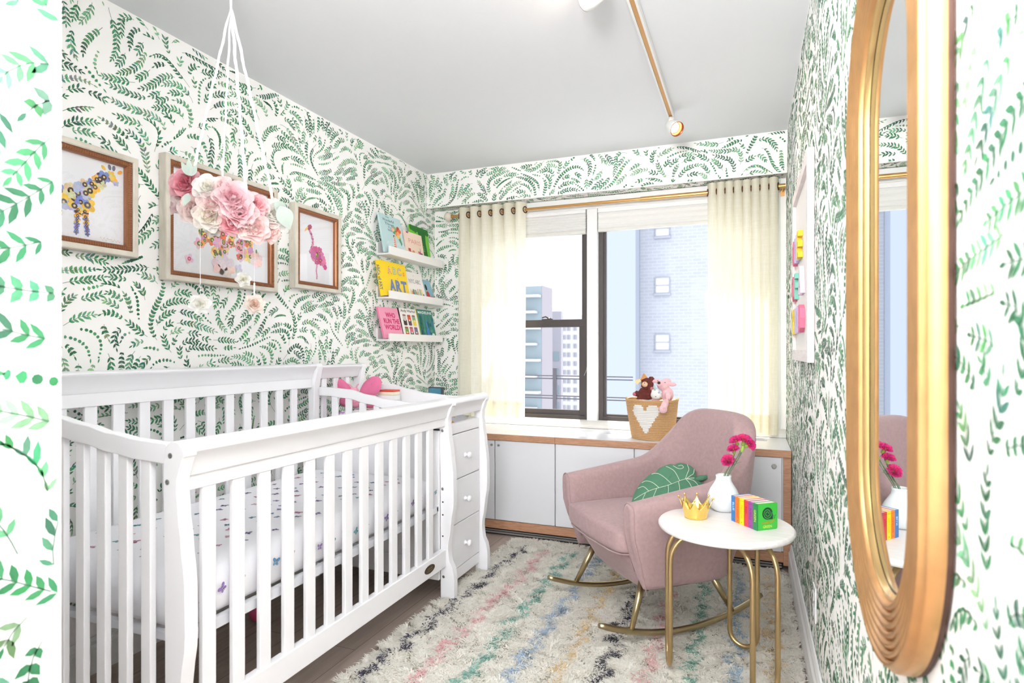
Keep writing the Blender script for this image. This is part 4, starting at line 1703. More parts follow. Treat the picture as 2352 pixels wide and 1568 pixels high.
def a_blue(mb, F, W_, H_):
    for k in range(5):
        ell(mb, F, 0.3 + 0.15 * k, 0.25 + 0.03 * (k % 2), 0.16, 0.07, C_(208, 232, 232), 0.0001 + 0.00002 * k)
    for i, (s_, v, h_) in enumerate((('The', 0.93, 0.035), ('Wonderful', 0.83, 0.065), ('Things', 0.74, 0.06), ('You', 0.66, 0.05), ('Will Be', 0.585, 0.05))):
        T(mb, F, s_, 0.36 + 0.03 * i, v, h_ * 1.1, W_, H_, C_(72, 116, 128), 0.01, fit=(0.16, 0.52, 0.42, 0.24, 0.36)[i])
    bal = [(0.72, 0.66, C_(228, 92, 60)), (0.80, 0.72, C_(206, 66, 50)), (0.64, 0.70, C_(140, 196, 140)), (0.60, 0.60, C_(70, 160, 110)), (0.70, 0.56, C_(240, 150, 90)),
           (0.80, 0.60, C_(246, 170, 110)), (0.86, 0.66, C_(232, 110, 70)), (0.76, 0.50, C_(244, 200, 120)), (0.55, 0.66, C_(246, 190, 160))]
    for i, (u, v, c) in enumerate(bal):
        ell(mb, F, u, v, 0.075, 0.055, c, 0.0004 + 0.00004 * i)
    mb.flat([(0.70, 0.52), (0.84, 0.52), (0.90, 0.34), (0.86, 0.26), (0.82, 0.34)], F, 1, 0.0003, C_(90, 160, 120))
    for k in range(5):
        rect(mb, F, 0.48 + 0.01 * k, 0.60, 0.20 + 0.05 * k, 0.225 + 0.05 * k, C_(226, 100, 70), 0.0006)
    mb.flat([(0.46, 0.17), (0.58, 0.17), (0.62, 0.44), (0.50, 0.44)], F, 1, 0.0005, C_(246, 236, 226))
    ell(mb, F, 0.555, 0.475, 0.05, 0.038, C_(60, 50, 50), 0.0006)
    ell(mb, F, 0.565, 0.465, 0.035, 0.026, C_(236, 190, 160), 0.0007)


def a_city(mb, F, W_, H_):
    T(mb, F, 'PARIS', 0.52, 0.58, 0.17, W_, H_, C_(222, 150, 140), -0.005, fit=0.72)
    r = random.Random(2)
    u = 0.08
    while u < 0.9:
        w_ = r.uniform(0.07, 0.14)
        h_ = r.uniform(0.2, 0.38)
        rect(mb, F, u, min(0.95, u + w_), 0.08, h_, r.choice([C_(200, 84, 90), C_(160, 80, 130), C_(226, 150, 90), C_(120, 70, 110), C_(214, 110, 130)]), 0.0002)
        for q in range(3):
            rect(mb, F, u + 0.02, u + 0.04, 0.11 + q * 0.07, 0.145 + q * 0.07, C_(250, 226, 200), 0.0004)
        u += w_ + 0.008
    mb.flat([(0.72, 0.10), (0.77, 0.30), (0.79, 0.52), (0.81, 0.30), (0.88, 0.10), (0.84, 0.10), (0.80, 0.22), (0.76, 0.10)], F, 1, 0.0006, C_(130, 60, 100))
    rect(mb, F, 0.08, 0.20, 0.93, 0.99, C_(150, 80, 130), 0.0002)


def a_tree(mb, F, W_, H_):
    G, D = C_(34, 120, 40), C_(28, 110, 40)
    for k in range(9):
        ell(mb, F, 0.08 + 0.105 * k, 0.93 - 0.02 * (k % 3), 0.09, 0.08, G, 0.0001 + 0.00002 * k)
    rect(mb, F, 0, 1, 0.93, 1, G, 0.0004)
    mb.flat([(0.52, 0.0), (0.50, 0.3), (0.50, 0.6), (0.42, 0.82), (0.40, 0.92), (0.90, 0.92), (0.82, 0.80), (0.80, 0.6), (0.84, 0.3), (0.90, 0.0)], F, 1, 0.0005, D)
    for k, s_ in enumerate(('the', 'giving', 'tree')):
        T(mb, F, s_, 0.66, 0.46 - 0.06 * k, 0.03, W_, H_, C_(190, 226, 120), 0.0, 0.0008)


def a_abc(mb, F, W_, H_):
    R, G, B, O = C_(226, 70, 50), C_(60, 160, 90), C_(66, 110, 190), C_(240, 140, 50)
    for (s_, u, c, h_) in (('A', 0.33, R, 0.20), ('B', 0.52, G, 0.20), ('C', 0.71, B, 0.20), ('s', 0.88, O, 0.11)):
        T(mb, F, s_, u, 0.66, h_, W_, H_, c, 0.035, 0.0004)
        if s_ != 's':
            T(mb, F, s_, u, 0.66, h_, W_, H_, C_(250, 240, 220), -0.012, 0.0008)
    T(mb, F, 'of', 0.60, 0.52, 0.05, W_, H_, O, 0.0)
    for (s_, u) in (('A', 0.36), ('R', 0.60), ('T', 0.82)):
        T(mb, F, s_, u, 0.16, 0.32, W_, H_, C_(104, 130, 184), 0.05, fit=0.23)
    r = random.Random(4)
    for k in range(10):
        ell(mb, F, r.uniform(0.3, 0.85), r.uniform(0.2, 0.42), 0.02, 0.012, C_(170, 190, 226), 0.0008) if False else None


def a_nyc(mb, F, W_, H_):
    T(mb, F, 'NYC ABC', 0.5, 0.60, 0.15, W_, H_, C_(130, 120, 132), -0.004, fit=0.66)
    T(mb, F, 'II', 0.5, 0.86, 0.05, W_, H_, C_(110, 100, 110), 0.0)
    r = random.Random(12)
    u = 0.12
    while u < 0.9:
        w_ = r.uniform(0.03, 0.08)
        rect(mb, F, u, u + w_, 0.12, r.uniform(0.24, 0.46), r.choice([C_(110, 180, 190), C_(240, 160, 90), C_(226, 100, 100), C_(70, 70, 90), C_(120, 180, 110), C_(246, 214, 120)]), 0.0002)
        u += w_ + 0.02


def a_london(mb, F, W_, H_):
    for (u, v, ru, rv, c) in ((0.3, 0.66, 0.12, 0.14, C_(30, 34, 44)), (0.32, 0.30, 0.20, 0.20, C_(196, 50, 46)), (0.30, 0.52, 0.07, 0.05, C_(236, 200, 180))):
        ell(mb, F, u, v, ru, rv, c, 0.0003 if c[0] > 0.2 else 0.0005)
    rect(mb, F, 0.55, 0.95, 0.05, 0.28, C_(206, 50, 56), 0.0003)
    rect(mb, F, 0.60, 0.90, 0.15, 0.24, C_(220, 230, 240), 0.0005)
    rect(mb, F, 0.1, 0.95, 0.02, 0.08, C_(40, 60, 90), 0.0004)


def a_pink(mb, F, W_, H_):
    M_ = C_(214, 36, 110)
    for s_, v, sx in (('WHO', 0.68, 0.50), ('RUN THE', 0.485, 0.80), ('WORLD?', 0.29, 0.84)):
        T(mb, F, s_, 0.54, v, 0.15, W_, H_, M_, 0.035, fit=sx)


def a_cans(mb, F, W_, H_):
    T(mb, F, 'Andy Warhol', 0.5, 0.88, 0.085, W_, H_, C_(30, 30, 34), 0.01, fit=0.86)
    cs = [(C_(206, 206, 206), C_(60, 40, 50)), (C_(226, 90, 60), C_(110, 70, 90)), (C_(150, 180, 130), C_(246, 214, 60)),
          (C_(120, 160, 80), C_(226, 90, 50)), (C_(220, 110, 140), C_(60, 110, 96)), (C_(120, 120, 150), C_(150, 50, 80))]
    for i, (c1, c2) in enumerate(cs):
        u, v = 0.22 + 0.28 * (i % 3), 0.62 - 0.40 * (i // 3)
        rect(mb, F, u - 0.10, u + 0.10, v, v + 0.15, c1, 0.0002)
        rect(mb, F, u - 0.10, u + 0.10, v - 0.16, v, c2, 0.0002)
        ell(mb, F, u, v - 0.16, 0.10, 0.02, c2, 0.0003)
        ell(mb, F, u, v + 0.155, 0.10, 0.025, C_(66, 60, 90), 0.0004)
        ell(mb, F, u, v + 0.16, 0.08, 0.017, C_(220, 90, 80), 0.0006)
        ell(mb, F, u, v - 0.01, 0.05, 0.03, C_(236, 226, 200), 0.0005)


def a_teal(mb, F, W_, H_):
    r = random.Random(7)
    for k in range(26):
        u, v = r.uniform(0.05, 0.95), r.uniform(0.08, 0.8)
        ell(mb, F, u, v, r.uniform(0.03, 0.07), r.uniform(0.05, 0.12), r.choice([C_(40, 120, 90), C_(60, 150, 110), C_(30, 100, 110), C_(80, 160, 140), C_(70, 130, 180)]), 0.0001 + 0.00001 * k)
    for k in range(9):
        u = r.uniform(0.05, 0.95)
        mb.flat([(u, 0.05), (u + 0.02, 0.05), (u + 0.06, 0.8), (u + 0.045, 0.8)], F, 1, 0.0005, C_(24, 76, 70))
    mb.flat([(0.34, 0.1), (0.44, 0.4), (0.5, 0.72), (0.56, 0.4), (0.68, 0.1)], F, 1, 0.0004, C_(70, 130, 190))
    T(mb, F, 'MADELINE', 0.5, 0.86, 0.085, W_, H_, C_(240, 246, 244), 0.025, 0.0008, fit=0.92)
    ell(mb, F, 0.82, 0.14, 0.10, 0.08, C_(236, 240, 236), 0.0008)
    for u in (0.2, 0.3, 0.5, 0.6):
        ell(mb, F, u, 0.10, 0.03, 0.06, C_(244, 206, 80), 0.0007)


ledge_book(0, 3.235, 3.492, 0.262, 0.012, (196, 224, 226), 'pale blue picture book with a bunch of balloons on the top ledge', a_blue)
ledge_book(0, 3.497, 3.722, 0.190, 0.014, (248, 222, 204), 'peach picture book with a skyline between the two taller books', a_city, spine=((240, 206, 190), None), xb=-2.146, xtop=-2.192)
ledge_book(0, 3.610, 3.868, 0.258, 0.010, (116, 204, 50), 'bright green picture book with a dark tree trunk on the top ledge', a_tree, xb=-2.176)
ledge_book(1, 3.215, 3.520, 0.232, 0.032, (252, 214, 16), 'thick yellow alphabet book on the middle ledge', a_abc, xb=-2.146, spine=((252, 214, 16), [('ABCs of ART', 0.030, 0.205, C_(60, 110, 170))]))
ledge_book(1, 3.535, 3.765, 0.208, 0.012, (246, 240, 236), 'white board book with a row of coloured buildings on the middle ledge', a_nyc, xb=-2.150, spine=((226, 170, 160), None))
ledge_book(1, 3.775, 3.898, 0.176, 0.010, (140, 186, 204), 'small blue board book with a red bus at the end of the middle ledge', a_london, xb=-2.155)
ledge_book(2, 3.225, 3.452, 0.212, 0.014, (246, 160, 190), 'pink book with raspberry lettering on the bottom ledge', a_pink, xb=-2.150, spine=((240, 130, 170), None))
ledge_book(2, 3.462, 3.678, 0.216, 0.020, (246, 244, 240), 'white book with six coloured cans on the bottom ledge', a_cans, xb=-2.150, spine=((40, 38, 42), None))
ledge_book(2, 3.692, 3.905, 0.222, 0.020, (50, 134, 120), 'teal storybook with trees and yellow spine on the bottom ledge', a_teal, xb=-2.150, spine=((226, 200, 60), None))

# ------------------------------------------------------------------ flower mobile
rnd = random.Random(33)


def petal(mb, c, d, up, L, Wd, cup, curl, col, ruffle=0.0, seed=0):
    """curved petal growing from c along d (outwards) and up"""
    d = d.normalized()
    up = up.normalized()
    s_ = d.cross(up).normalized()
    nu, nv = 4, 4
    vs = []
    for i in range(nu + 1):
        t = i / nu
        wd = Wd * (sin(pi * min(1, 0.12 + t * 0.72)) ** 0.8)
        ang_ = cup - (cup + curl) * t
        for j in range(nv + 1):
            q = j / nv * 2 - 1
            r_ = L * t
            h_ = L * 0.55 * (sin(cup) * t - 0.5 * curl * t * t) + Wd * 0.25 * q * q * t
            p = c + d * (r_ * cos(cup * 0.5) - 0.12 * L * q * q * t) + up * h_ + s_ * (q * wd * 0.5)
            if ruffle:
                p += up * (ruffle * sin(q * 9 + seed) * t * t)
            vs.append(p)
    fs = [(i * (nv + 1) + j, (i + 1) * (nv + 1) + j, (i + 1) * (nv + 1) + j + 1, i * (nv + 1) + j + 1) for i in range(nu) for j in range(nv)]
    mb.add(vs, fs, 0, col)


def rose(parent, c, axis, r_, outer, inner, name='flower', seed=1, layers=5, center=None):
    """full rose or peony: layered cupped petals opening along axis"""
    r = random.Random(seed)
    c = Vector(c)
    ax = Vector(axis).normalized()
    e1 = ax.orthogonal().normalized()
    e2 = ax.cross(e1).normalized()
    mb = MB()
    for L in range(layers):
        f = (L + 1) / layers                     # 0 centre .. 1 outside
        n = 3 + int(3.0 * f)
        for k in range(n):
            a = 2 * pi * (k + 0.5 * (L % 2) + r.uniform(-0.12, 0.12)) / n
            d = e1 * cos(a) + e2 * sin(a)
            t = f ** 1.2
            col = [inner[q] + (outer[q] - inner[q]) * min(1, t * 1.35) for q in range(3)]
            kk = r.uniform(0.94, 1.04)
            col = lin([255 - (255 - min(255, q * kk)) * 0.62 for q in col])[:3]
            cup = radians(82 - 62 * f)
            base = c + ax * (-0.10 * r_ * f) + d * (r_ * 0.04)
            Lr = r_ * (0.50 + 0.52 * f)
            up = ax
            # steep petals in the middle, flat outside
            dd = (d * sin(pi / 2 - cup) + ax * sin(cup)).normalized()
            uu = (ax * cos(cup) * 1.0 - d * sin(cup)).normalized() * -1
            petal(mb, base, dd, -uu if uu.dot(ax) < 0 else uu, Lr, r_ * (0.62 + 0.42 * f), 0.5, 0.55 + 0.5 * f, col, r_ * 0.05, r.uniform(0, 6))
    if center:
        mb.ball(c + ax * r_ * 0.30, r_ * 0.16, 8, col=lin(center)[:3])
    o = mb.build(name, PETAL, parent, smooth=True)
    return o


PETAL = attr_mat('silk_petal', 'tint', 0.8, var=0.0)
nt = PETAL.node_tree
tr = nt.nodes.new('ShaderNodeBsdfTranslucent')
ms = nt.nodes.new('ShaderNodeMixShader')
ms.inputs[0].default_value = 0.6
hs_ = [n for n in nt.nodes if n.type == 'HUE_SAT'][0]
nt.links.new(hs_.outputs[0], tr.inputs[0])
nt.links.new(nt.nodes['Principled BSDF'].outputs[0], ms.inputs[1])
nt.links.new(tr.outputs[0], ms.inputs[2])
nt.links.new(ms.outputs[0], nt.nodes['Material Output'].inputs[0])
HC = Vector((-1.70, 1.590, 1.665))
mob = thing('flower_mobile', 'silk rose and peony hoop mobile on white lace ribbons over the crib', 'mobile', (HC.x, HC.y, HC.z))
HR = 0.158
ring = [HC + Vector((HR * cos(2 * pi * k / 40), HR * sin(2 * pi * k / 40), 0)) for k in range(40)]
MB().tube(ring, 0.005, 8, closed=True).build('hoop', WHITE, mob, smooth=True)
# view side of the hoop is +x / -y; blossoms all around
WH, PK, BL, RS, DP = (250, 246, 240), (244, 168, 186), (250, 216, 218), (238, 130, 158), (206, 70, 100)
fl = [  # (y, z, dx (towards room), radius, outer, inner)
    (1.400, 1.712, 0.02, 0.060, (244, 160, 176), (220, 80, 116), 5), (1.492, 1.722, 0.05, 0.052, (252, 250, 246), (250, 246, 232), 5),
    (1.530, 1.712, 0.11, 0.032, (252, 250, 238), (232, 230, 170), 4), (1.512, 1.672, 0.14, 0.055, (252, 226, 226), (246, 196, 200), 5),
    (1.598, 1.712, 0.10, 0.068, (251, 216, 222), (244, 170, 186), 6), (1.625, 1.670, 0.14, 0.066, (252, 222, 226), (246, 184, 198), 6),
    (1.700, 1.712, 0.10, 0.048, (249, 192, 198), (240, 160, 170), 5), (1.770, 1.690, 0.06, 0.066, (253, 252, 248), (250, 248, 238), 6),
    (1.500, 1.632, 0.12, 0.058, (252, 244, 236), (238, 228, 200), 5), (1.592, 1.625, 0.15, 0.044, (244, 160, 172), (206, 64, 92), 5),
    (1.432, 1.640, 0.06, 0.055, (250, 228, 224), (244, 214, 210), 5), (1.690, 1.628, 0.11, 0.058, (250, 214, 212), (244, 198, 196), 5),
    (1.760, 1.628, 0.05, 0.045, (249, 210, 206), (244, 196, 190), 5), (1.380, 1.680, -0.04, 0.045, (250, 224, 222), (246, 206, 206), 5),
    (1.650, 1.620, 0.15, 0.040, (252, 238, 232), (248, 224, 220), 4), (1.560, 1.745, 0.02, 0.040, (251, 220, 218), (246, 200, 204), 4),
]
for i, (y, z, dx, r_, oc, ic, ly) in enumerate(fl):
    rad = Vector((0.55 + dx * 3, (y - HC.y) * 4 - 0.55, (z - HC.z) * 3))
    # position on the camera-side arc of the hoop
    p_ = Vector((-1.70, y, z))
    eye = Vector((0, 0, EYE))
    D_ = (p_ - eye).length
    to = (eye - HC)
    to.z = 0
    to.normalize()
    lat = Vector((-to.y, to.x, 0))
    s__ = (p_ - HC).dot(lat) * 0.93
    de = sqrt(max(0, HR ** 2 - min(HR ** 2, s__ ** 2)))
    # hoop point seen at this place, blossom slightly outside it
    c_ = HC + lat * s__ + to * (de + 0.012)
    c_.z = EYE + (z - EYE) * (c_.xy.length / p_.xy.length)
    rad = to * 0.9 + lat * (s__ * 3.2) + Vector((0, 0, (z - HC.z) * 3))
    rose(mob, c_, rad, r_, oc, ic, seed=40 + i, layers=ly)
# far side of the hoop
for i, a in enumerate((100, 130, 160, 190, 215)):
    p = HC + Vector((HR * cos(radians(a)), HR * sin(radians(a)), 0.015))
    rose(mob, p, (cos(radians(a)), sin(radians(a)), 0.5), 0.048, WH if i % 2 else BL, PK, seed=80 + i, layers=4)
LEAFG = mat('dusty_green_leaf', (166, 178, 170), 0.7, var=0.08)


def leafpart(parent, base, d, L, Wd, m, name='leaf', up=Vector((0, 0, 1)), fold=0.15):
    base, d = Vector(base), Vector(d).normalized()
    s_ = d.cross(up).normalized()
    n_ = s_.cross(d).normalized()
    vs = []
    N = 8
    for i in range(N + 1):
        t = i / N
        wd = Wd * sin(pi * (t ** 0.8)) * 0.5
        c = base + d * (L * t) - n_ * (0.15 * L * t * t)
        vs += [c - s_ * wd + n_ * wd * fold, c, c + s_ * wd + n_ * wd * fold]
    fs = []
    for i in range(N):
        for j in range(2):
            fs.append((i * 3 + j, (i + 1) * 3 + j, (i + 1) * 3 + j + 1, i * 3 + j + 1))
    mb = MB()
    mb.add(vs, fs)
    return mb.build(name, m, parent, smooth=True)


for (b_, d_, L, Wd) in (((-1.66, 1.388, 1.735), (0.1, -0.1, 1), 0.055, 0.022), ((-1.66, 1.392, 1.735), (0.1, 0.45, 1), 0.05, 0.02), ((-1.66, 1.384, 1.735), (0.1, -0.6, 0.8), 0.045, 0.02),
                        ((-1.62, 1.352, 1.665), (0.4, -0.5, -0.5), 0.07, 0.02), ((-1.490, 1.600, 1.672), (0.2, 0.35, -0.8), 0.085, 0.06), ((-1.50, 1.585, 1.68), (0.2, 0.7, -0.4), 0.06, 0.045),
                        ((-1.62, 1.46, 1.645), (0.3, -0.2, -1), 0.05, 0.025), ((-1.60, 1.65, 1.61), (0.2, 0.1, -1), 0.05, 0.02)):
    leafpart(mob, b_, d_, L, Wd, LEAFG, up=Vector((1, -0.7, 0.1)).normalized())
# ribbons and the hook
LACE = mat('white_lace', (244, 244, 248), 0.8, var=0.12, nscale=260)
top = Vector((-1.70, 1.590, 2.395))
hook = Vector((-1.70, 1.590, Z_C))


def ribbon(p, q, w0, name='ribbon', side=Vector((0.55, 0.8, 0))):
    p, q = Vector(p), Vector(q)
    n = 40
    vs, fs = [], []
    s_ = side.normalized()
    for i in range(n + 1):
        t = i / n
        c = p + (q - p) * t + Vector((0.002 * sin(t * 40), 0, 0))
        wd = w0 * (1 + 0.14 * sin(t * 130)) * min(1, 0.15 + t * 8)
        vs += [c - s_ * wd * 0.5, c + s_ * wd * 0.5, c + s_ * wd * 0.5 + Vector((0.0008, -0.0006, 0)), c - s_ * wd * 0.5 + Vector((0.0008, -0.0006, 0))]
    for i in range(n):
        for j in range(4):
            fs.append((i * 4 + j, i * 4 + (j + 1) % 4, (i + 1) * 4 + (j + 1) % 4, (i + 1) * 4 + j))
    mb = MB()
    mb.add(vs, fs)
    return mb.build(name, LACE, mob)


for (a, wv) in ((-100, 0.008), (-25, 0.010), (62, 0.010), (150, 0.007)):
    ribbon(top, HC + Vector((HR * cos(radians(a)), HR * sin(radians(a)), 0.01)), wv)
mb = MB()
mb.tube([top - Vector((0, 0, 0.02)), top + Vector((0, 0, 0.055))], [0.004, 0.005], 8)
lp = [top + Vector((0.010 * cos(q * pi / 6), 0.010 * sin(q * pi / 6) * 0.8, 0.062 + 0.008 * sin(q * pi / 6))) for q in range(12)]
mb.tube(lp, 0.0016, 6, closed=True)
mb.tube([top + Vector((0, 0, 0.055)), hook - Vector((0, 0, 0.004))], 0.0018, 6)
mb.lathe([(0.010, 0), (0.009, 0.003), (0.004, 0.006), (0.002, 0.010)], hook - Vector((0, 0, 0.0105)), 12)
mb.build('hanging_loop', WHITE, mob)
# hanging blossoms on threads
for i, (x, y, z, r_, oc, ic) in enumerate(((-1.70, 1.463, 1.330, 0.038, (253, 252, 248), (252, 248, 232)), (-1.70, 1.697, 1.346, 0.042, (252, 236, 226), (246, 206, 186)),
                                           (-1.70, 1.644, 1.432, 0.030, (253, 252, 248), (246, 242, 214)), (-1.66, 1.478, 1.580, 0.032, (253, 248, 244), (240, 206, 206)))):
    th = MB().tube([(x, y, 1.655), (x, y, z)], 0.0008, 5).build('thread', LACE, mob)
    rose(th, (x, y, z), (0.75, -0.62, 0.15), r_, oc, ic, name='hanging_blossom', seed=70 + i, layers=4)
    if i == 1:
        rb = MB()
        rb.tube([(x, y, z + 0.03), (x - 0.008, y + 0.008, z + 0.075)], 0.004, 6, flat=(1, 0.2))
        rb.tube([(x, y, z + 0.03), (x + 0.006, y - 0.006, z + 0.08)], 0.004, 6, flat=(1, 0.2))
        rb.build('bow', LACE, th)

# ------------------------------------------------------------------ track light
track = thing('track_light', 'brass track light rail with white spot heads on the ceiling', 'track light', (-0.4, 2.4, Z_C))
TRW = mat('white_track', (236, 236, 234), 0.4)
mb = MB()
mb.box(-0.418, -0.409, 1.2, 3.40, 2.462, Z_C - 0.001)
mb.box(-0.391, -0.382, 1.2, 3.40, 2.462, Z_C - 0.001)
mb.box(-0.409, -0.391, 1.2, 3.40, 2.478, Z_C - 0.001)
mb.build('track_housing', TRW, track)
MB().box(-0.4085, -0.3915, 1.2, 3.385, 2.4665, 2.4775).build('brass_insert', mat('brass_strip', (206, 156, 96), 0.35, 0.7), track)


def spot(base, d, power):
    base = Vector(base)
    d = Vector(d).normalized()
    mb = MB()
    mb.lathe([(0.014, -0.034), (0.016, -0.024), (0.016, 0.0)], base, 16)
    piv = base - Vector((0, 0, 0.045))
    mb.tube([base - Vector((0, 0, 0.03)), piv], 0.006, 8)
    hd = mb.build('spot_mount', TRW, track, smooth=True)
    Mx = Matrix.Translation(piv) @ d.to_track_quat('Z', 'Y').to_matrix().to_4x4()
    mb = MB()
    mb.lathe([(0.010, -0.028), (0.022, -0.022), (0.030, -0.004), (0.038, 0.025), (0.041, 0.055), (0.040, 0.066)], n=28, M=Mx, cap=False)
    mb.lathe([(0.010, -0.028), (0.0, -0.030)], n=28, M=Mx, cap=False)
    h = mb.build('spot_head', TRW, track, smooth=True)
    mb = MB()
    mb.lathe([(0.0402, 0.067), (0.0368, 0.067), (0.0355, 0.048), (0.028, 0.030)], n=28, M=Mx, cap=False)
    mb.build('inner_baffle', mat('copper_baffle', (176, 96, 64), 0.3, 0.9), h, smooth=True)
    m = bpy.data.materials.get('lit_bulb')
    if m is None:
        m = mat('lit_bulb', (255, 214, 180), 0.4)
        b = m.node_tree.nodes['Principled BSDF']
        b.inputs['Emission Color'].default_value = (1.0, 0.80, 0.62, 1)
        b.inputs['Emission Strength'].default_value = 5.0
        m.name = 'lit_bulb'
    mb = MB()
    mb.lathe([(0.028, 0.036), (0.024, 0.043), (0.012, 0.046), (0.0, 0.047)], n=20, M=Mx, cap=False)
    mb.build('bulb', m, h, smooth=True)
    lp_ = bpy.data.lights.new('bulb_light', 'SPOT')
    lp_.energy = power
    lp_.color = (1.0, 0.82, 0.64)
    lp_.spot_size = radians(80)
    lp_.spot_blend = 0.8
    lp_.shadow_soft_size = 0.02
    lo_ = bpy.data.objects.new('bulb_light', lp_)
    lo_.matrix_basis = Matrix.Translation(piv + d * 0.07 - Vector(track.location)) @ d.to_track_quat('-Z', 'Y').to_matrix().to_4x4()
    COL.objects.link(lo_)
    lo_.parent = track


spot((-0.4, 3.385, 2.462), (0.55, -0.60, -0.55), 5)
spot((-0.48, 2.03, 2.462), (-0.9, 0.42, 0.05), 0.5)

# ------------------------------------------------------------------ letter board on the papered wall by the window
lb = thing('letter_board', 'white framed board with felt letters spelling ONE OF A KIND', 'letter board', (X_R, 2.7, 1.13))
FY0, FY1, FZ0, FZ1 = 2.31, 3.09, 1.135, 1.885
WASH = wood_mat('white_washed_wood', (226, 216, 216), (240, 233, 233), (6, 2, 20), 0.6, 5)
FXF = X_R - 0.024
for (a, b, c, d) in ((FY0, FY0 + 0.045, FZ0, FZ1), (FY1 - 0.045, FY1, FZ0, FZ1), (FY0 + 0.0451, FY1 - 0.0451, FZ0, FZ0 + 0.045), (FY0 + 0.0451, FY1 - 0.0451, FZ1 - 0.045, FZ1)):
    MB().box(FXF, X_R - 0.0015, a, b, c, d).build('frame_side', WASH, lb, bevel=0.001)
MB().box(X_R - 0.010, X_R - 0.0015, FY0 + 0.0452, FY1 - 0.0452, FZ0 + 0.0452, FZ1 - 0.0452).build('backing_board', mat('cream_board', (240, 236, 234), 0.7), lb)
LC = {'pink': (230, 120, 150), 'lav': (186, 176, 206), 'yel': (240, 206, 60), 'mint': (130, 196, 180), 'wht': (240, 236, 226), 'lil': (214, 196, 214)}
rows = [(1.560, [('O', 'pink'), ('N', 'lav'), ('E', 'yel')]), (1.405, [('O', 'pink'), ('F', 'mint'), (' ', 'mint'), ('A', 'lil')]),
        (1.255, [('K', 'yel'), ('I', 'lav'), ('N', 'lav'), ('D', 'pink')])]
for (z, chars) in rows:
    n = len(chars)
    for k, (chx, cn) in enumerate(chars):
        if chx == ' ':
            continue
        vs, fs = text_geo(chx, 0.145, 0.035, 'CENTER', 1.0, 0.009)
        yc = 2.985 - k * 0.125 + (0.0 if n > 3 else -0.03)
        mb = MB()
        mb.add([(X_R - 0.0195 - p[2], yc - p[0], z + p[1]) for p in vs], fs)
        o = mb.build('letter', mat('felt_' + cn, LC[cn], 0.9, bump=0.2), lb)
        o['label'] = 'letter %s' % chx

# outlet on the same wall
ou = thing('wall_outlet', 'white double wall outlet above the baseboard', 'outlet', (X_R, 2.28, 0.25))
MB().box(X_R - 0.006, X_R - 0.0005, 2.245, 2.318, 0.255, 0.372).build('cover_plate', TRIMW, ou, bevel=0.002)
for z in (0.290, 0.338):
    s_ = MB().box(X_R - 0.009, X_R - 0.0062, 2.264, 2.299, z - 0.014, z + 0.014).build('socket', TRIMW, ou, bevel=0.002)
    MB().box(X_R - 0.0094, X_R - 0.0088, 2.274, 2.276, z - 0.006, z + 0.005).box(X_R - 0.0094, X_R - 0.0088, 2.287, 2.289, z - 0.006, z + 0.005).build('slot', BLACK, s_)

# ------------------------------------------------------------------ pill shaped gilt mirror
MYC, MZ0, MZ1, MR = 1.060, 0.986, 1.567, 0.2725
mir = thing('wall_mirror', 'tall pill-shaped mirror with a wide ribbed gold frame', 'mirror', (X_R, MYC, MZ0 - MR))
GILT = mat('gold_leaf', (206, 158, 106), 0.33, 0.85, var=0.2, nscale=26)


def pill(r_, x, n=40):
    pts = []
    for k in range(n + 1):
        a = pi + pi * k / n
        pts.append((x, MYC + r_ * cos(a), MZ0 + r_ * sin(a)))
    for k in range(n + 1):
        a = pi * k / n
        pts.append((x, MYC + r_ * cos(a), MZ1 + r_ * sin(a)))
    return pts


def sweep(prof, name, m, smooth=True):
    """prof: (radius, x) pairs"""
    rings = [pill(r_, x) for r_, x in prof]
    n = len(rings[0])
    vs = [p for r_ in rings for p in r_]
    fs = [(j * n + k, j * n + (k + 1) % n, (j + 1) * n + (k + 1) % n, (j + 1) * n + k) for j in range(len(prof) - 1) for k in range(n)]
    mb = MB()
    mb.add(vs, fs)
    return mb.build(name, m, mir, smooth=smooth)


sweep([(MR - 0.006, X_R - 0.001), (MR - 0.001, X_R - 0.002), (MR, X_R - 0.006), (MR, X_R - 0.009)], 'dark_backing', mat('dark_edge', (70, 44, 34), 0.6), False)
prof = [(MR, X_R - 0.009), (MR, X_R - 0.025), (MR - 0.002, X_R - 0.028)]
r0, r1, nr = MR - 0.004, MR - 0.092, 7
xo = X_R - 0.029
for k in range(nr):
    ra = r0 + (r1 - r0) * k / nr
    rb = r0 + (r1 - r0) * (k + 1) / nr
    base = xo + 0.0012 * k
    for q in range(7):
        t = q / 6
        prof.append((ra + (rb - ra) * t, base - 0.0085 * sin(pi * t) ** 0.6 + 0.0012 * t))
sweep(prof, 'ribbed_frame', GILT)
rin = r1
sweep([(rin, xo + 0.008), (rin - 0.003, xo + 0.007), (rin - 0.006, xo + 0.010), (rin - 0.010, X_R - 0.012)], 'inner_rim', mat('gold_rim', (226, 190, 130), 0.22, 0.9), True)
MBK = MB()
pp = pill(rin - 0.008, X_R - 0.012)
pq = pill(rin - 0.008, X_R - 0.004)
n = len(pp)
MBK.add(pp + pq, [tuple(range(n)), tuple(range(n, 2 * n))[::-1]] + [(k, (k + 1) % n, n + (k + 1) % n, n + k) for k in range(n)])
mm = mat('mirror_silver', (236, 240, 240), 0.0, 1.0, var=0.0)
mg = MBK.build('mirror_glass', mm, mir)
sweep([(rin - 0.0085, X_R - 0.0123), (rin - 0.0125, X_R - 0.0128)], 'bevel_edge', mat('dark_line', (60, 56, 54), 0.2, 0.6), False)
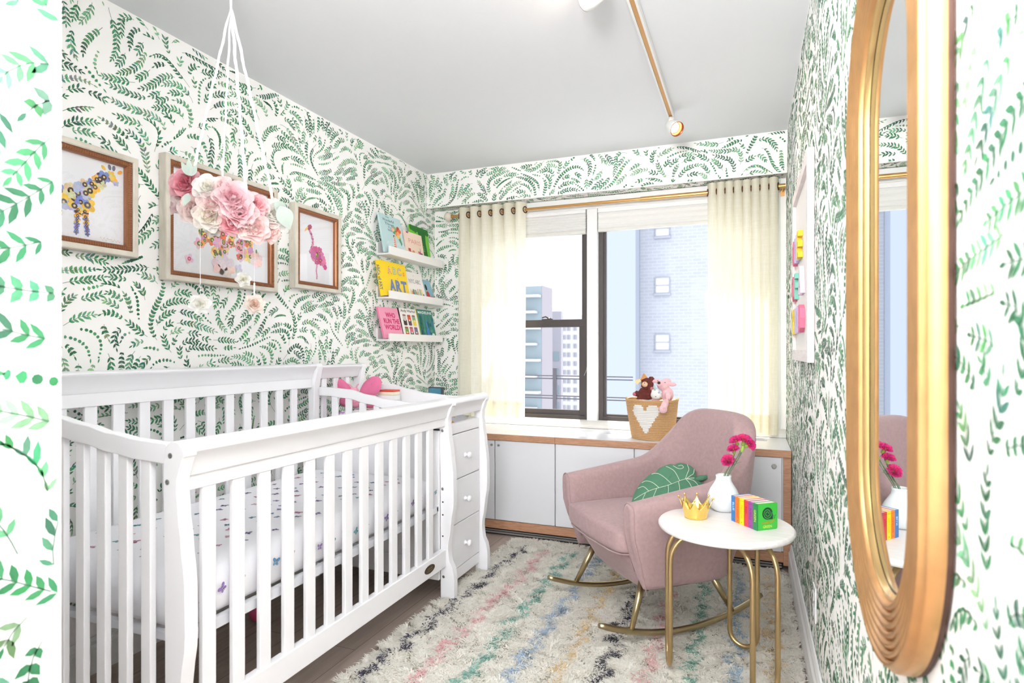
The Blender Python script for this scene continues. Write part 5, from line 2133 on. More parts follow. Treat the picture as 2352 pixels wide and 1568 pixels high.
# ------------------------------------------------------------------ rocking chair
def velvet():
    m = mat('mauve_velvet', (174, 147, 148), 0.95, var=0.16, nscale=70, bump=0.15, bscale=500)
    b = m.node_tree.nodes['Principled BSDF']
    b.inputs['Sheen Weight'].default_value = 0.3
    b.inputs['Sheen Roughness'].default_value = 0.4
    b.inputs['Sheen Tint'].default_value = (1.0, 0.88, 0.88, 1)
    return m


VEL = velvet()
chair = thing('rocking_chair', 'mauve velvet upholstered rocking chair on curved brass rockers', 'rocking chair', (-0.41, 2.705, 0.03), radians(-49.5))
CM = chair.matrix_basis.copy()


def CW(p):
    return CM @ Vector((p[0], p[1], p[2] - 0.03))


def cbuild(mb, name, m, par=None, **kw):
    """geometry given in chair coordinates (x across, y to the back, z up from the floor)"""
    mb.v = [tuple(CW(p)) for p in mb.v]
    return mb.build(name, m, par or chair, **kw)


# shell path: (x, y, outward normal) at seat height
def shell_path():
    pts = []
    xh, yc, yb = 0.295, 0.06, 0.265
    n1, n2 = 12, 30
    for k in range(n1):
        pts.append((xh, -0.262 + (yc + 0.262) * k / n1))
    for k in range(n2 + 1):
        a = pi * k / n2
        e = 0.62
        pts.append((xh * math.copysign(abs(cos(a)) ** e, cos(a)), yc + (yb - yc) * abs(sin(a)) ** e))
    for k in range(1, n1 + 1):
        pts.append((-xh, yc - (yc + 0.262) * k / n1))
    return pts


SP = shell_path()


TOPZ = [(-0.27, 0.590), (0.06, 0.636), (0.12, 0.650), (0.155, 0.700), (0.188, 0.775), (0.224, 0.848), (0.245, 0.880), (0.256, 0.893), (0.265, 0.900)]


def shell_top(x, y):
    for (a, b), (c, d) in zip(TOPZ, TOPZ[1:]):
        if y <= c:
            return b + (d - b) * max(0, (y - a) / (c - a))
    return TOPZ[-1][1]


def shell_pt(i, off, z, front=0.0):
    x, y = SP[i]
    (xa, ya), (xb, yb) = SP[max(0, i - 1)], SP[min(len(SP) - 1, i + 1)]
    tx, ty = xb - xa, yb - ya
    L = sqrt(tx * tx + ty * ty) + 1e-9
    nx, ny = ty / L, -tx / L
    if nx * x + ny * (y - 0.0) < 0:
        nx, ny = -nx, -ny
    x += nx * off
    y += ny * off
    wb = sstep(0.02, 0.2, SP[i][1])
    y += wb * 0.115 * max(0, z - 0.30) / 0.6
    # waist: back narrows above the arms
    x *= 1 - 0.07 * wb * sstep(0.60, 0.90, z)
    # tub tapers to the bottom
    tb = sstep(0.46, 0.20, z)
    x *= 1 - 0.10 * tb
    y -= 0.05 * tb * sstep(0.1, 0.26, SP[i][1])
    wf = 1 - sstep(-0.27, 0.0, SP[i][1])
    y += 0.075 * sstep(0.50, 0.20, z) * wf
    return Vector((x, y, z))


mb = MB()
NP = len(SP)
rings = []
for i in range(NP):
    x, y = SP[i]
    wb = sstep(0.02, 0.2, y)
    th = 0.040 + 0.010 * wb
    H_ = shell_top(x, y)
    zb = 0.224
    prof = []
    for z in (0.0, 0.12, 0.3, 0.5, 0.7, 0.86):
        prof.append((th, zb + (H_ - 0.03 - zb) * z))
    for a in (0, 25, 50, 75, 100, 125, 150, 180):
        r_ = 0.030
        prof.append((th * cos(radians(a)) ** 1 if True else 0, H_ - 0.032 + 0.032 * sin(radians(a))))
    for z in (0.8, 0.5, 0.25, 0.0):
        prof.append((-th, 0.30 + (H_ - 0.04 - 0.30) * z))
    rings.append([shell_pt(i, o, z) for o, z in prof])
# rounded front ends of the arms
def endcap(ring, ydir):
    c = Vector((sum(p.x for p in ring) / len(ring), 0, 0))
    out = []
    for (s_, f) in ((0.92, 0.012), (0.7, 0.022), (0.35, 0.027)):
        out.append([Vector((c.x + (p.x - c.x) * s_, p.y - f, p.z - (p.z - 0.42) * (1 - s_) * 0.12)) for p in ring])
    return out


allr = endcap(rings[0], -1)[::-1] + rings + endcap(rings[-1], -1)
m_ = len(allr[0])
vs = [tuple(p) for r_ in allr for p in r_]
fs = []
for j in range(len(allr) - 1):
    for k in range(m_):
        fs.append((j * m_ + k, (j + 1) * m_ + k, (j + 1) * m_ + (k + 1) % m_, j * m_ + (k + 1) % m_))
fs.append(tuple(range(m_)))
fs.append(tuple((len(allr) - 1) * m_ + k for k in range(m_))[::-1])
mb.add(vs, fs)
shell = cbuild(mb, 'shell_back_and_arms', VEL, smooth=True, sub=1)
# seam piping on the arm fronts
for s_ in (1, -1):
    pts = []
    ring = allr[2] if s_ == 1 else allr[-3]
    idx = list(range(0, m_))
    pts = [ring[k] + Vector((0, -0.004, 0)) for k in idx]
    cbuild(MB().tube(pts, 0.0028, 6), 'arm_piping', VEL, smooth=True)


def rbox(hx, hy, hz, r, n=(8, 8, 5), c=(0, 0, 0), bulge=0.0, fn=None):
    """rounded box as grid of a cube surface"""
    mb = MB()
    def face(ax, sgn, na, nb):
        vs, fs = [], []
        for i in range(na + 1):
            for j in range(nb + 1):
                a, b = -1 + 2 * i / na, -1 + 2 * j / nb
                p = [0, 0, 0]
                p[ax] = sgn
                p[(ax + 1) % 3] = a
                p[(ax + 2) % 3] = b
                v = Vector((p[0] * hx, p[1] * hy, p[2] * hz))
                inn = Vector((max(-hx + r, min(hx - r, v.x)), max(-hy + r, min(hy - r, v.y)), max(-hz + r, min(hz - r, v.z))))
                d = v - inn
                if d.length > 1e-9:
                    v = inn + d.normalized() * r
                if bulge:
                    v.z += bulge * (1 - (v.x / hx) ** 2) * (1 - (v.y / hy) ** 2) * (1 if v.z > 0 else 0)
                if fn:
                    v = fn(v)
                vs.append(tuple(v + Vector(c)))
        for i in range(na):
            for j in range(nb):
                q = (i * (nb + 1) + j, (i + 1) * (nb + 1) + j, (i + 1) * (nb + 1) + j + 1, i * (nb + 1) + j + 1)
                fs.append(q if sgn > 0 else q[::-1])
        mb.add(vs, fs)
    N = {0: n[0], 1: n[1], 2: n[2]}
    for ax in range(3):
        for sg in (1, -1):
            face(ax, sg, N[(ax + 1) % 3], N[(ax + 2) % 3])
    # weld
    key, mp, nv = {}, [], []
    for p in mb.v:
        k = (round(p[0], 5), round(p[1], 5), round(p[2], 5))
        if k not in key:
            key[k] = len(nv)
            nv.append(p)
        mp.append(key[k])
    F_ = []
    for f in mb.f:
        g = []
        for i in f:
            if mp[i] not in g:
                g.append(mp[i])
        F_.append(g)
    out = MB()
    out.add(nv, [g for g in F_ if len(g) > 2])
    return out


def base_fn(v):
    t = sstep(0.08, -0.09, v.z)
    return Vector((v.x * (1 - 0.10 * t), v.y + (0.08 * t if v.y < 0 else -0.05 * t), v.z - 0.012 * (1 - (v.x / 0.27) ** 2) * t))


cbuild(rbox(0.262, 0.25, 0.083, 0.03, (12, 12, 8), (0, 0.005, 0.287), fn=base_fn), 'seat_base', VEL, smooth=True)


def cush_fn(v):
    # crowned top, front corners swept, sides gently bulging
    v = Vector(v)
    v.x *= 1 + 0.02 * (1 - (v.y / 0.25) ** 2)
    if v.y < 0:
        v.y -= 0.018 * (1 - (v.x / 0.26) ** 2)
    if v.z > 0:
        v.z += 0.016 * (1 - (v.x / 0.27) ** 2) * (1 - 0.6 * (v.y / 0.25) ** 2) - 0.012 * sstep(0, 0.25, v.y)
    return v


cbuild(rbox(0.253, 0.245, 0.046, 0.024, (14, 14, 8), (0, -0.045, 0.418), fn=cush_fn), 'seat_cushion', VEL, smooth=True)
for zz, dz in ((0.455, 0), (0.378, 0)):
    pts = []
    for k in range(41):
        a = -pi / 2 * 0 + 2 * pi * k / 40
        e = 0.22
        X_ = 0.250 * math.copysign(abs(cos(a)) ** e, cos(a))
        Y_ = 0.243 * math.copysign(abs(sin(a)) ** e, sin(a))
        q = cush_fn(Vector((X_, Y_, 0.0)))
        pts.append((q.x, q.y - 0.045, zz - 0.006))
    cbuild(MB().tube(pts[:-1], 0.0032, 6, closed=True), 'cushion_piping', VEL, smooth=True)
# brass legs and rockers
RK = mat('antique_brass', (182, 166, 130), 0.28, 1.0, var=0.06, nscale=60)
for sx in (-1, 1):
    x = 0.257 * sx
    pts = []
    for k in range(33):
        y = -0.385 + 0.77 * k / 32
        z = 0.046 + 0.078 * ((y + 0.02) / 0.38) ** 2
        pts.append((x, y, z))
    rk = cbuild(MB().tube(pts, [0.010] + [0.0125] * 31 + [0.010], 12), 'rocker', RK, smooth=True)
    for (y0_, y1_, x0_) in ((-0.245, -0.165, 0.215), (0.235, 0.150, 0.205)):
        z1_ = 0.046 + 0.078 * ((y0_ + 0.02) / 0.38) ** 2
        cbuild(MB().tube([(x0_ * sx, y1_, 0.262), (x, y0_, z1_ + 0.004)], [0.0165, 0.0105], 14), 'leg', RK, smooth=True)

# leaf pillow on the chair
PC = Vector((-0.342, 2.791, 0.560))
PN, PU, PV = Vector((0.097, -0.794, 0.6)).normalized(), Vector((0.993, 0.121, 0)).normalized(), Vector((-0.073, 0.596, 0.8)).normalized()
PC = PC - PN * 0.02
out = [(-0.163, -0.084), (-0.151, -0.037), (-0.123, 0.016), (-0.082, 0.062), (-0.060, 0.070), (-0.039, 0.096), (0.006, 0.118), (0.030, 0.116), (0.053, 0.127), (0.098, 0.116),
       (0.122, 0.087), (0.125, 0.057), (0.160, 0.016), (0.150, -0.02), (0.132, -0.04), (0.09, -0.085), (0.03, -0.108), (-0.03, -0.112), (-0.09, -0.108), (-0.13, -0.100)]
sm = smooth_curve([(a, b, 0) for a, b in out + [out[0]]], 4)[:-1]
pil = thing('leaf_pillow', 'green monstera leaf pillow with white stitched veins on the velvet chair', 'pillow', tuple(PC))
cx, cy = -0.01, 0.01
vs, fs = [], []
NR = 7
no = len(sm)
for side in (1, -1):
    for j in range(NR):
        f = 1 - j / NR
        h_ = 0.036 * sqrt(max(0, 1 - f ** 2.4)) * side
        for p in sm:
            wob = 0.0025 * sin(p.x * 60 + p.y * 40)
            q = PC + PU * (cx + (p.x - cx) * f) + PV * (cy + (p.y - cy) * f) + PN * (h_ + wob * (1 - f))
            vs.append(tuple(q))
    vs.append(tuple(PC + PU * cx + PV * cy + PN * 0.036 * side))
off = 0
for side in (1, -1):
    for j in range(NR - 1):
        for k in range(no):
            q = (off + j * no + k, off + j * no + (k + 1) % no, off + (j + 1) * no + (k + 1) % no, off + (j + 1) * no + k)
            fs.append(q if side == 1 else q[::-1])
    c_ = off + NR * no
    for k in range(no):
        q = (off + (NR - 1) * no + k, off + (NR - 1) * no + (k + 1) % no, c_)
        fs.append(q if side == 1 else q[::-1])
    off += NR * no + 1
mb = MB()
mb.add(vs, fs)
KNIT = mat('green_knit', (84, 134, 106), 0.9, var=0.10, nscale=260, bump=0.3, bscale=420)
mb.build('leaf_body', KNIT, pil, smooth=True)
mb = MB()
mb.tube([tuple(PC + PU * 0.118 + PV * 0.045), tuple(PC + PU * 0.150 + PV * 0.052 + PN * 0.01), tuple(PC + PU * 0.172 + PV * 0.058 + PN * 0.01)], [0.012, 0.013, 0.009], 10)
mb.build('stem', KNIT, pil, smooth=True)


def pil_surf(u, v):
    """height of the puffed front at (u,v) from the outline"""
    dx, dy = u - cx, v - cy
    a = atan2(dy, dx)
    best = None
    for k in range(no):
        p, q = sm[k], sm[(k + 1) % no]
        x1_, y1_, x2_, y2_ = p.x - cx, p.y - cy, q.x - cx, q.y - cy
        den = cos(a) * (y2_ - y1_) - sin(a) * (x2_ - x1_)
        if abs(den) < 1e-9:
            continue
        t = (x1_ * (y2_ - y1_) - y1_ * (x2_ - x1_)) / den
        s2 = (x1_ * sin(a) - y1_ * cos(a)) / den
        if t > 0 and -0.01 <= s2 <= 1.01:
            best = t if best is None else max(best, t)
    f = min(1, sqrt(dx * dx + dy * dy) / (best or 1))
    return 0.036 * sqrt(max(0, 1 - f ** 2.4))


veins = [[(-0.150, -0.075), (-0.08, -0.035), (0.0, -0.005), (0.070, 0.030), (0.115, 0.045)],
         [(0.075, 0.032), (0.085, 0.062), (0.092, 0.085), (0.085, 0.115)], [(0.078, 0.033), (0.10, 0.055), (0.112, 0.068), (0.116, 0.095)],
         [(0.05, 0.022), (0.035, 0.055), (0.02, 0.075), (-0.01, 0.095)], [(0.045, 0.098), (0.06, 0.104), (0.068, 0.092), (0.055, 0.082), (0.038, 0.086), (0.022, 0.10)],
         [(0.015, 0.002), (-0.02, 0.035), (-0.05, 0.055), (-0.075, 0.052)], [(-0.04, -0.02), (-0.07, 0.005), (-0.10, 0.015), (-0.118, 0.008)],
         [(-0.085, -0.038), (-0.11, -0.015), (-0.135, -0.02)], [(0.08, 0.034), (0.11, 0.03), (0.13, 0.01), (0.142, -0.01)],
         [(0.078, 0.032), (0.095, 0.010), (0.105, -0.02), (0.10, -0.05)], [(0.045, 0.018), (0.05, -0.02), (0.045, -0.06), (0.03, -0.09)],
         [(0.0, -0.006), (0.0, -0.04), (-0.015, -0.08), (-0.03, -0.10)], [(0.065, -0.075), (0.062, -0.045), (0.075, -0.035), (0.083, -0.05), (0.08, -0.078)],
         [(-0.05, -0.022), (-0.06, -0.05), (-0.075, -0.085)], [(-0.100, -0.048), (-0.11, -0.07), (-0.118, -0.09)], [(-0.03, -0.08), (-0.03, -0.06), (-0.018, -0.058), (-0.012, -0.078)]]
mb = MB()
for vline in veins:
    c3 = smooth_curve([(a, b, 0) for a, b in vline], 5)
    pts = [tuple(PC + PU * p.x + PV * p.y + PN * (pil_surf(p.x, p.y) + 0.0016)) for p in c3]
    mb.tube(pts, 0.0013, 5)
mb.build('stitched_veins', mat('cream_yarn', (214, 226, 204), 0.9), pil)

# ------------------------------------------------------------------ side table
TC, TR, TZ = Vector((-0.08, 2.27, 0)), 0.232, 0.560
tb = thing('side_table', 'round white side table on three looped brass legs', 'side table', (TC.x, TC.y, 0.03))
WTOP = wood_mat('whitewashed_oak', (232, 228, 226), (244, 241, 240), (3, 30, 3), 0.42, 4)
MB().lathe([(TR - 0.016, 0.0), (TR - 0.004, 0.003), (TR, 0.010), (TR, 0.016), (TR - 0.004, 0.0225), (TR - 0.012, 0.025)], (TC.x, TC.y, TZ - 0.025), 64).build('table_top', WTOP, tb, smooth=False, bevel=0.002)
BR2 = mat('satin_brass', (192, 166, 122), 0.30, 1.0, var=0.05, nscale=60)
for th in (192, 72, 312):
    a = radians(th)
    R_ = Vector((cos(a), sin(a), 0))
    T_ = Vector((-sin(a), cos(a), 0))
    ro, hw, zb = 0.195, 0.052, 0.042
    pts = []
    def leg_side(s_):
        # from the inner fixing under the top, bending over and down
        base = TC + R_ * ro + T_ * (hw * s_)
        q = []
        for (dr, z) in ((-0.105, TZ - 0.030), (-0.080, TZ - 0.033), (-0.050, TZ - 0.044), (-0.022, TZ - 0.070), (-0.005, TZ - 0.105), (0.0, TZ - 0.14)):
            q.append(base + R_ * dr + Vector((0, 0, z)))
        q.append(base + Vector((0, 0, 0.30)))
        q.append(base + Vector((0, 0, 0.13)))
        return q
    left = leg_side(1)
    right = leg_side(-1)
    arc = []
    for k in range(11):
        b = pi * k / 10
        arc.append(TC + R_ * ro + T_ * (hw * cos(b)) + Vector((0, 0, zb + hw - hw * sin(b))))
    pts = smooth_curve([tuple(p) for p in left[:6]], 4) + left[6:] + arc + right[6:][::-1] + smooth_curve([tuple(p) for p in right[:6][::-1]], 4)
    MB().tube([tuple(p) for p in pts], 0.0092, 12).build('leg', BR2, tb, smooth=True)
mb = MB()
mb.lathe([(0.12, 0), (0.12, 0.004)], (TC.x, TC.y, TZ - 0.0295), 32)
mb.build('mounting_plate', BR2, tb)

# crown ornament
GZ = TZ + 0.0005
cr_c = (-0.183, 2.300)
mb = MB()
n = 8
N = n * 12
def crown_pt(k, t):
    a = 2 * pi * k / N
    ph = (k % 12) / 12.0
    peak = (abs(ph - 0.5) * 2) ** 1.6          # 1 at spike, 0 at valley
    h_ = 0.040 + 0.030 * peak
    z = h_ * t
    r_ = 0.040 + 0.020 * (z / 0.07) ** 1.3 + 0.001 * sin(0)
    return Vector((cr_c[0] + r_ * cos(a), cr_c[1] + r_ * sin(a), GZ + z)), a, r_
vs, fs = [], []
LV = 8
for t in range(LV + 1):
    for k in range(N):
        p, a, r_ = crown_pt(k, t / LV)
        vs.append(tuple(p))
for t in range(LV, -1, -1):
    for k in range(N):
        p, a, r_ = crown_pt(k, t / LV)
        vs.append((p.x - 0.0025 * cos(a), p.y - 0.0025 * sin(a), max(p.z, GZ + 0.002)))
R2 = 2 * LV + 2
for j in range(R2 - 1):
    for k in range(N):
        fs.append((j * N + k, j * N + (k + 1) % N, (j + 1) * N + (k + 1) % N, (j + 1) * N + k))
fs.append(tuple(range(N))[::-1])
fs.append(tuple((R2 - 1) * N + k for k in range(N)))
mb.add(vs, fs)
crn = thing('crown_ornament', 'small shiny gold crown standing on the round table', 'crown', (cr_c[0], cr_c[1], GZ))
mb.build('crown_band', GOLD, crn, smooth=True)
for k in range(n):
    p, a, r_ = crown_pt(k * 12, 1.0)
    MB().ball(p + Vector((0.0012 * cos(a), 0.0012 * sin(a), 0.0035)), 0.0046, 10).build('bead', GOLD, crn, smooth=True)

# vase with carnations
va = Vector((-0.091, 2.439, GZ))
mb = MB()
prof = [(0.030, 0.0), (0.036, 0.002), (0.047, 0.012), (0.0575, 0.032), (0.0605, 0.050), (0.058, 0.066), (0.048, 0.086), (0.0375, 0.102), (0.0300, 0.116), (0.0282, 0.128), (0.0292, 0.135),
        (0.0275, 0.1375), (0.0245, 0.136), (0.0240, 0.125), (0.030, 0.105), (0.035, 0.09)]
mb.lathe(prof, tuple(va), 40)
tag(mb.build('vase', mat('white_glaze', (240, 244, 246), 0.12, var=0.01, Coat_Weight=0.5), smooth=True), 'white glazed bulb vase on the round table behind the books', 'vase')
HOT = (255, 96, 178)
STEM = mat('carnation_stem', (96, 128, 92), 0.6, var=0.15, nscale=60)
CAL = mat('carnation_calyx', (150, 186, 84), 0.6, var=0.12, nscale=60)
rim = va + Vector((0, 0, 0.134))
flw = [((-0.055, 2.447, 0.851), (-0.35, -0.25, 0.9), 0.022, 'bright pink carnation, upper of the two on the far side of the bunch'),
       ((-0.009, 2.452, 0.860), (0.25, -0.2, 0.95), 0.026, 'bright pink carnation, tallest of the bunch in the vase'),
       ((0.021, 2.450, 0.833), (0.75, -0.3, 0.55), 0.024, 'bright pink carnation leaning furthest toward the papered wall'),
       ((-0.060, 2.440, 0.818), (-0.2, -0.3, 0.95), 0.021, 'bright pink carnation in the middle of the bunch'),
       ((-0.083, 2.437, 0.768), (-0.3, -0.6, 0.6), 0.024, 'bright pink carnation, lowest of the bunch in the vase')]


def carnation(c, ax, r_, label, seed):
    c = Vector(c)
    ax = Vector(ax).normalized()
    d0 = Vector((rim.x + (c.x - rim.x) * 0.16, rim.y + (c.y - rim.y) * 0.3, rim.z))
    t = thing('carnation', label, 'flower', tuple(d0), group='pink carnations in the white vase')
    base = c - ax * r_ * 1.15
    cb = c - ax * r_ * 2.0
    low = d0 + Vector(((rim.x - c.x) * 0.12, 0, -0.06))
    mb = MB()
    mb.tube(smooth_curve([tuple(low), tuple(d0), tuple((d0 + cb) / 2 + Vector((0.004, 0.002, 0.004))), tuple(cb)], 6), 0.0016, 6)
    mid = (d0 + cb) / 2
    mb.ball(mid, 0.0028, 6)
    mb.build('stem', STEM, t, smooth=True)
    Mx = Matrix.Translation(cb) @ ax.to_track_quat('Z', 'Y').to_matrix().to_4x4()
    mb = MB()
    k = r_ / 0.022
    mb.lathe([(0.002, -0.002), (0.0058 * k, 0.002), (0.0068 * k, 0.010 * k), (0.0072 * k, 0.018 * k), (0.0095 * k, 0.026 * k)], n=12, M=Mx)
    mb.build('calyx', CAL, t, smooth=True)
    rr_ = random.Random(seed)
    e1 = ax.orthogonal().normalized()
    e2 = ax.cross(e1)
    mb = MB()
    for L in range(4):
        n_ = 8 - L
        for q in range(n_):
            a = 2 * pi * (q + rr_.random() * 0.6) / n_
            tilt = radians(12 + L * 19)
            d = (e1 * cos(a) + e2 * sin(a))
            dd = d * cos(tilt) + ax * sin(tilt)
            nn = ax * cos(tilt) - d * sin(tilt)
            s_ = dd.cross(nn).normalized()
            col = lin([min(255, v * rr_.uniform(0.86, 1.06)) for v in HOT])[:3]
            vs, fs = [], []
            nu, nv = 3, 8
            Lr = r_ * (1.05 - 0.06 * L)
            for i in range(nu + 1):
                tt = i / nu
                for j in range(nv + 1):
                    qq = j / nv * 2 - 1
                    wd = r_ * (0.14 + 0.62 * tt)
                    edge = 1 - 0.12 * qq * qq
                    ruf = 0.17 * r_ * sin(qq * 13 + q) * tt * tt
                    saw = 0.09 * r_ * (j % 2) * tt
                    vs.append(base + dd * (Lr * tt * edge + saw) + s_ * (qq * wd) + nn * ruf)
            fs = [(i * (nv + 1) + j, (i + 1) * (nv + 1) + j, (i + 1) * (nv + 1) + j + 1, i * (nv + 1) + j + 1) for i in range(nu) for j in range(nv)]
            mb.add(vs, fs, 0, col)
    mb.build('petals', PETAL, t)


for i, f_ in enumerate(flw):
    carnation(f_[0], f_[1], f_[2], f_[3], 100 + i)
mb = MB()
bc = Vector((-0.026, 2.452, 0.790))
Mx = Matrix.Translation(bc) @ Vector((0.3, -0.1, 0.9)).to_track_quat('Z', 'Y').to_matrix().to_4x4()
t = thing('carnation_bud', 'closed green carnation bud among the pink blooms', 'flower bud', tuple(rim))
MB().lathe([(0.002, -0.004), (0.0065, 0.002), (0.0075, 0.010), (0.006, 0.018), (0.0025, 0.024)], n=12, M=Mx).build('bud', CAL, t, smooth=True)
mb = MB()
mb.tube(smooth_curve([tuple(rim + Vector((0.005, 0, -0.05))), tuple(rim + Vector((0.014, 0, 0.0))), (-0.055, 2.445, 0.745), tuple(bc)], 6), 0.0016, 6)
mb.tube([(-0.060, 2.444, 0.735), (-0.045, 2.440, 0.745), (-0.028, 2.438, 0.752)], [0.0014, 0.001, 0.0006], 5)
mb.tube([(-0.058, 2.444, 0.738), (-0.045, 2.448, 0.764), (-0.036, 2.448, 0.776)], [0.0014, 0.001, 0.0006], 5)
mb.build('stem', STEM, t, smooth=True)

# six board books
E1 = (Vector((0.027, 2.204, 0)) - Vector((-0.059, 2.306, 0))).normalized()
E2 = Vector((0.071, 0.052, 0)).normalized()
# make the block square
E2 = Vector((-E1.y, E1.x, 0)) if Vector((-E1.y, E1.x, 0)).dot(E2) > 0 else Vector((E1.y, -E1.x, 0))
B0 = Vector((-0.059, 2.306, GZ))
names = [('BLUE', (58, 126, 196), (190, 226, 250)), ('ORANGE', (246, 128, 46), (214, 96, 34)), ('YELLOW', (250, 222, 20), (214, 180, 40)),
         ('RED', (214, 60, 74), (178, 40, 56)), ('PURPLE', (158, 72, 158), (120, 50, 126)), ('GREEN', (36, 140, 84), (196, 226, 80))]
pos = {'BLUE': 'farthest of the row', 'ORANGE': 'between the blue and yellow ones', 'YELLOW': 'between the orange and red ones', 'RED': 'between the yellow and purple ones',
       'PURPLE': 'beside the green one', 'GREEN': 'with a snail on its front cover'}
TH, BW_, BH = 0.0218, 0.086, 0.0915
BOARD = mat('board_pages', (232, 218, 212), 0.7, var=0.05, nscale=600)
for i, (nm, c1, c2) in enumerate(names):
    o0 = B0 + E1 * (i * (TH + 0.0004))
    bk = thing('board_book', 'small %s board book on the round table, %s' % (nm.lower(), pos[nm]), 'book', tuple(o0), group='colour board books on the round table')
    def F(u, v, o, o0=o0):   # u along width, v up, o along thickness
        return tuple(o0 + E2 * u + Vector((0, 0, v)) + E1 * o)
    mcov = mat('board_' + nm.lower(), c1 if nm != 'GREEN' else (62, 190, 66), 0.35, var=0.01)
    msp = mat('spine_' + nm.lower(), c1, 0.35, var=0.01)
    def slab(mb, u0, u1, v0, v1, a, b, mi=0):
        r_ = 0.006
        pr = [(u0, v0), (u1 - r_, v0), (u1 - 0.0018, v0 + 0.0018), (u1, v0 + r_), (u1, v1 - r_), (u1 - 0.0018, v1 - 0.0018), (u1 - r_, v1), (u0, v1)]
        vs = [F(u, v, a) for u, v in pr] + [F(u, v, b) for u, v in pr]
        n_ = len(pr)
        mb.add(vs, [tuple(range(n_)), tuple(range(n_, 2 * n_))[::-1]] + [(k, (k + 1) % n_, n_ + (k + 1) % n_, n_ + k) for k in range(n_)], mi)
    mb = MB()
    slab(mb, 0.001, BW_, 0, BH, 0.0, 0.002)
    slab(mb, 0.001, BW_, 0, BH, TH - 0.002, TH)
    if nm == 'GREEN':
        G = lambda u, v, o: F(u, v, TH + 0.0002 + o)
        DK = lin((26, 60, 44))[:3]
        # snail shell: dark disc with spiral gap
        mb.flat([G(0, 0, 0)[:0] or (0.043 + 0.022 * cos(2 * pi * k / 24), 0.056 + 0.021 * sin(2 * pi * k / 24)) for k in range(24)], G, 1, 0.0, DK)
        mb.flat([(0.043, 0.035), (0.066, 0.035), (0.066, 0.050), (0.062, 0.062)], G, 1, 0.00002, DK)
        prev = None
        for k in range(60):
            a = -0.4 + 2 * pi * 2.1 * k / 59
            r_ = 0.0035 + 0.0150 * k / 59
            w_ = 0.0010
            p = ((0.043 + (r_ - w_) * cos(a), 0.056 + (r_ - w_) * sin(a)), (0.043 + (r_ + w_) * cos(a), 0.056 + (r_ + w_) * sin(a)))
            if prev:
                mb.flat([prev[0], p[0], p[1], prev[1]], G, 1, 0.0002, lin((62, 190, 66))[:3])
            prev = p
        mb.flat([(0.014, 0.0235), (0.020, 0.027), (0.045, 0.0285), (0.066, 0.0315), (0.073, 0.037), (0.075, 0.033), (0.070, 0.026), (0.055, 0.022), (0.03, 0.020)], G, 1, 0.0002, lin((150, 160, 44))[:3])
        for (a, b, c, d) in ((0.072, 0.036, 0.070, 0.047), (0.072, 0.036, 0.0765, 0.048)):
            mb.flat([(a - 0.0005, b), (a + 0.0005, b), (c + 0.0005, d), (c - 0.0005, d)], G, 1, 0.0003, DK)
            mb.flat([(c + 0.0015 * cos(q), d + 0.0015 * sin(q)) for q in (0, 1, 2, 3, 4, 5)], G, 1, 0.0004, DK)
        vs_, fs_ = text_geo('GREEN', 0.0125, 0.02, 'CENTER')
        mb.add([G(0.043 + p[0], 0.0070 + p[1], 0.0002) for p in vs_], fs_, 1, lin((206, 232, 70))[:3])
    mb.build('cover', [mcov, TINT], bk)
    mb = MB()
    slab(mb, 0.003, BW_ - 0.0015, 0.001, BH - 0.001, 0.0021, TH - 0.0021)
    mb.build('pages', BOARD, bk)
    mb = MB()
    vs = [F(u, v, o) for u in (-0.0002, 0.0030) for v in (0, BH) for o in (0.0, TH)]
    mb.add(vs, [(0, 1, 3, 2), (4, 6, 7, 5), (0, 4, 5, 1), (2, 3, 7, 6), (0, 2, 6, 4), (1, 5, 7, 3)], 0)
    FSp = lambda u, v, o: F(-0.0003 - o, v, u)
    vs_, fs_ = text_geo(nm, 0.0135 if len(nm) < 6 else 0.0125, 0.015, 'LEFT')
    # reads downwards
    mb.add([FSp(TH / 2 - 0.0042 + p[1], 0.070 - p[0], 0.0002) for p in vs_], [f[::-1] for f in fs_], 1, lin(c2)[:3])
    mb.flat([(0.001, 0.0835), (TH - 0.001, 0.0835), (TH - 0.001, 0.0842), (0.001, 0.0842)], FSp, 1, 0.0001, (0.05, 0.05, 0.05))
    mb.disc(FSp, TH / 2, 0.008, 0.0018, 1, 0.0001, 8, col=(0.08, 0.06, 0.06))
    mb.build('spine', [msp, TINT], bk)

# ------------------------------------------------------------------ jute basket with toys
BC_ = Vector((-0.545, 3.672, 0.6467))
bs = thing('basket', 'coiled jute basket with a white heart on the windowsill worktop', 'basket', tuple(BC_))
vs, fs, mi = [], [], []
rows_, N = 22, 96
RH = 0.230 / rows_
def brad(z, a):
    return (0.118 + 0.034 * (z / 0.23) ** 0.8) * (1 + 0.012 * sin(3 * a + z * 20))
heart_a = math.atan2(-3.672 + 0.0, 0.545 + 0.0) - 0.28      # direction of the heart (towards the room)
def in_heart(a, z):
    d = (a - heart_a + pi) % (2 * pi) - pi
    x = d * 0.138 / 0.078
    y = (z - 0.128) / 0.084
    if abs(x) > 1 or y > 1:
        return False
    if y > 0.45:
        # two lobes
        return abs(abs(x) - 0.52) < 0.48 * sqrt(max(0, 1 - ((y - 0.45) / 0.56) ** 2)) or (abs(x) < 0.12 and y < 0.62)
    return abs(x) < (y + 1.15) / 1.6 ** 1 * 1.0
mb = MB()
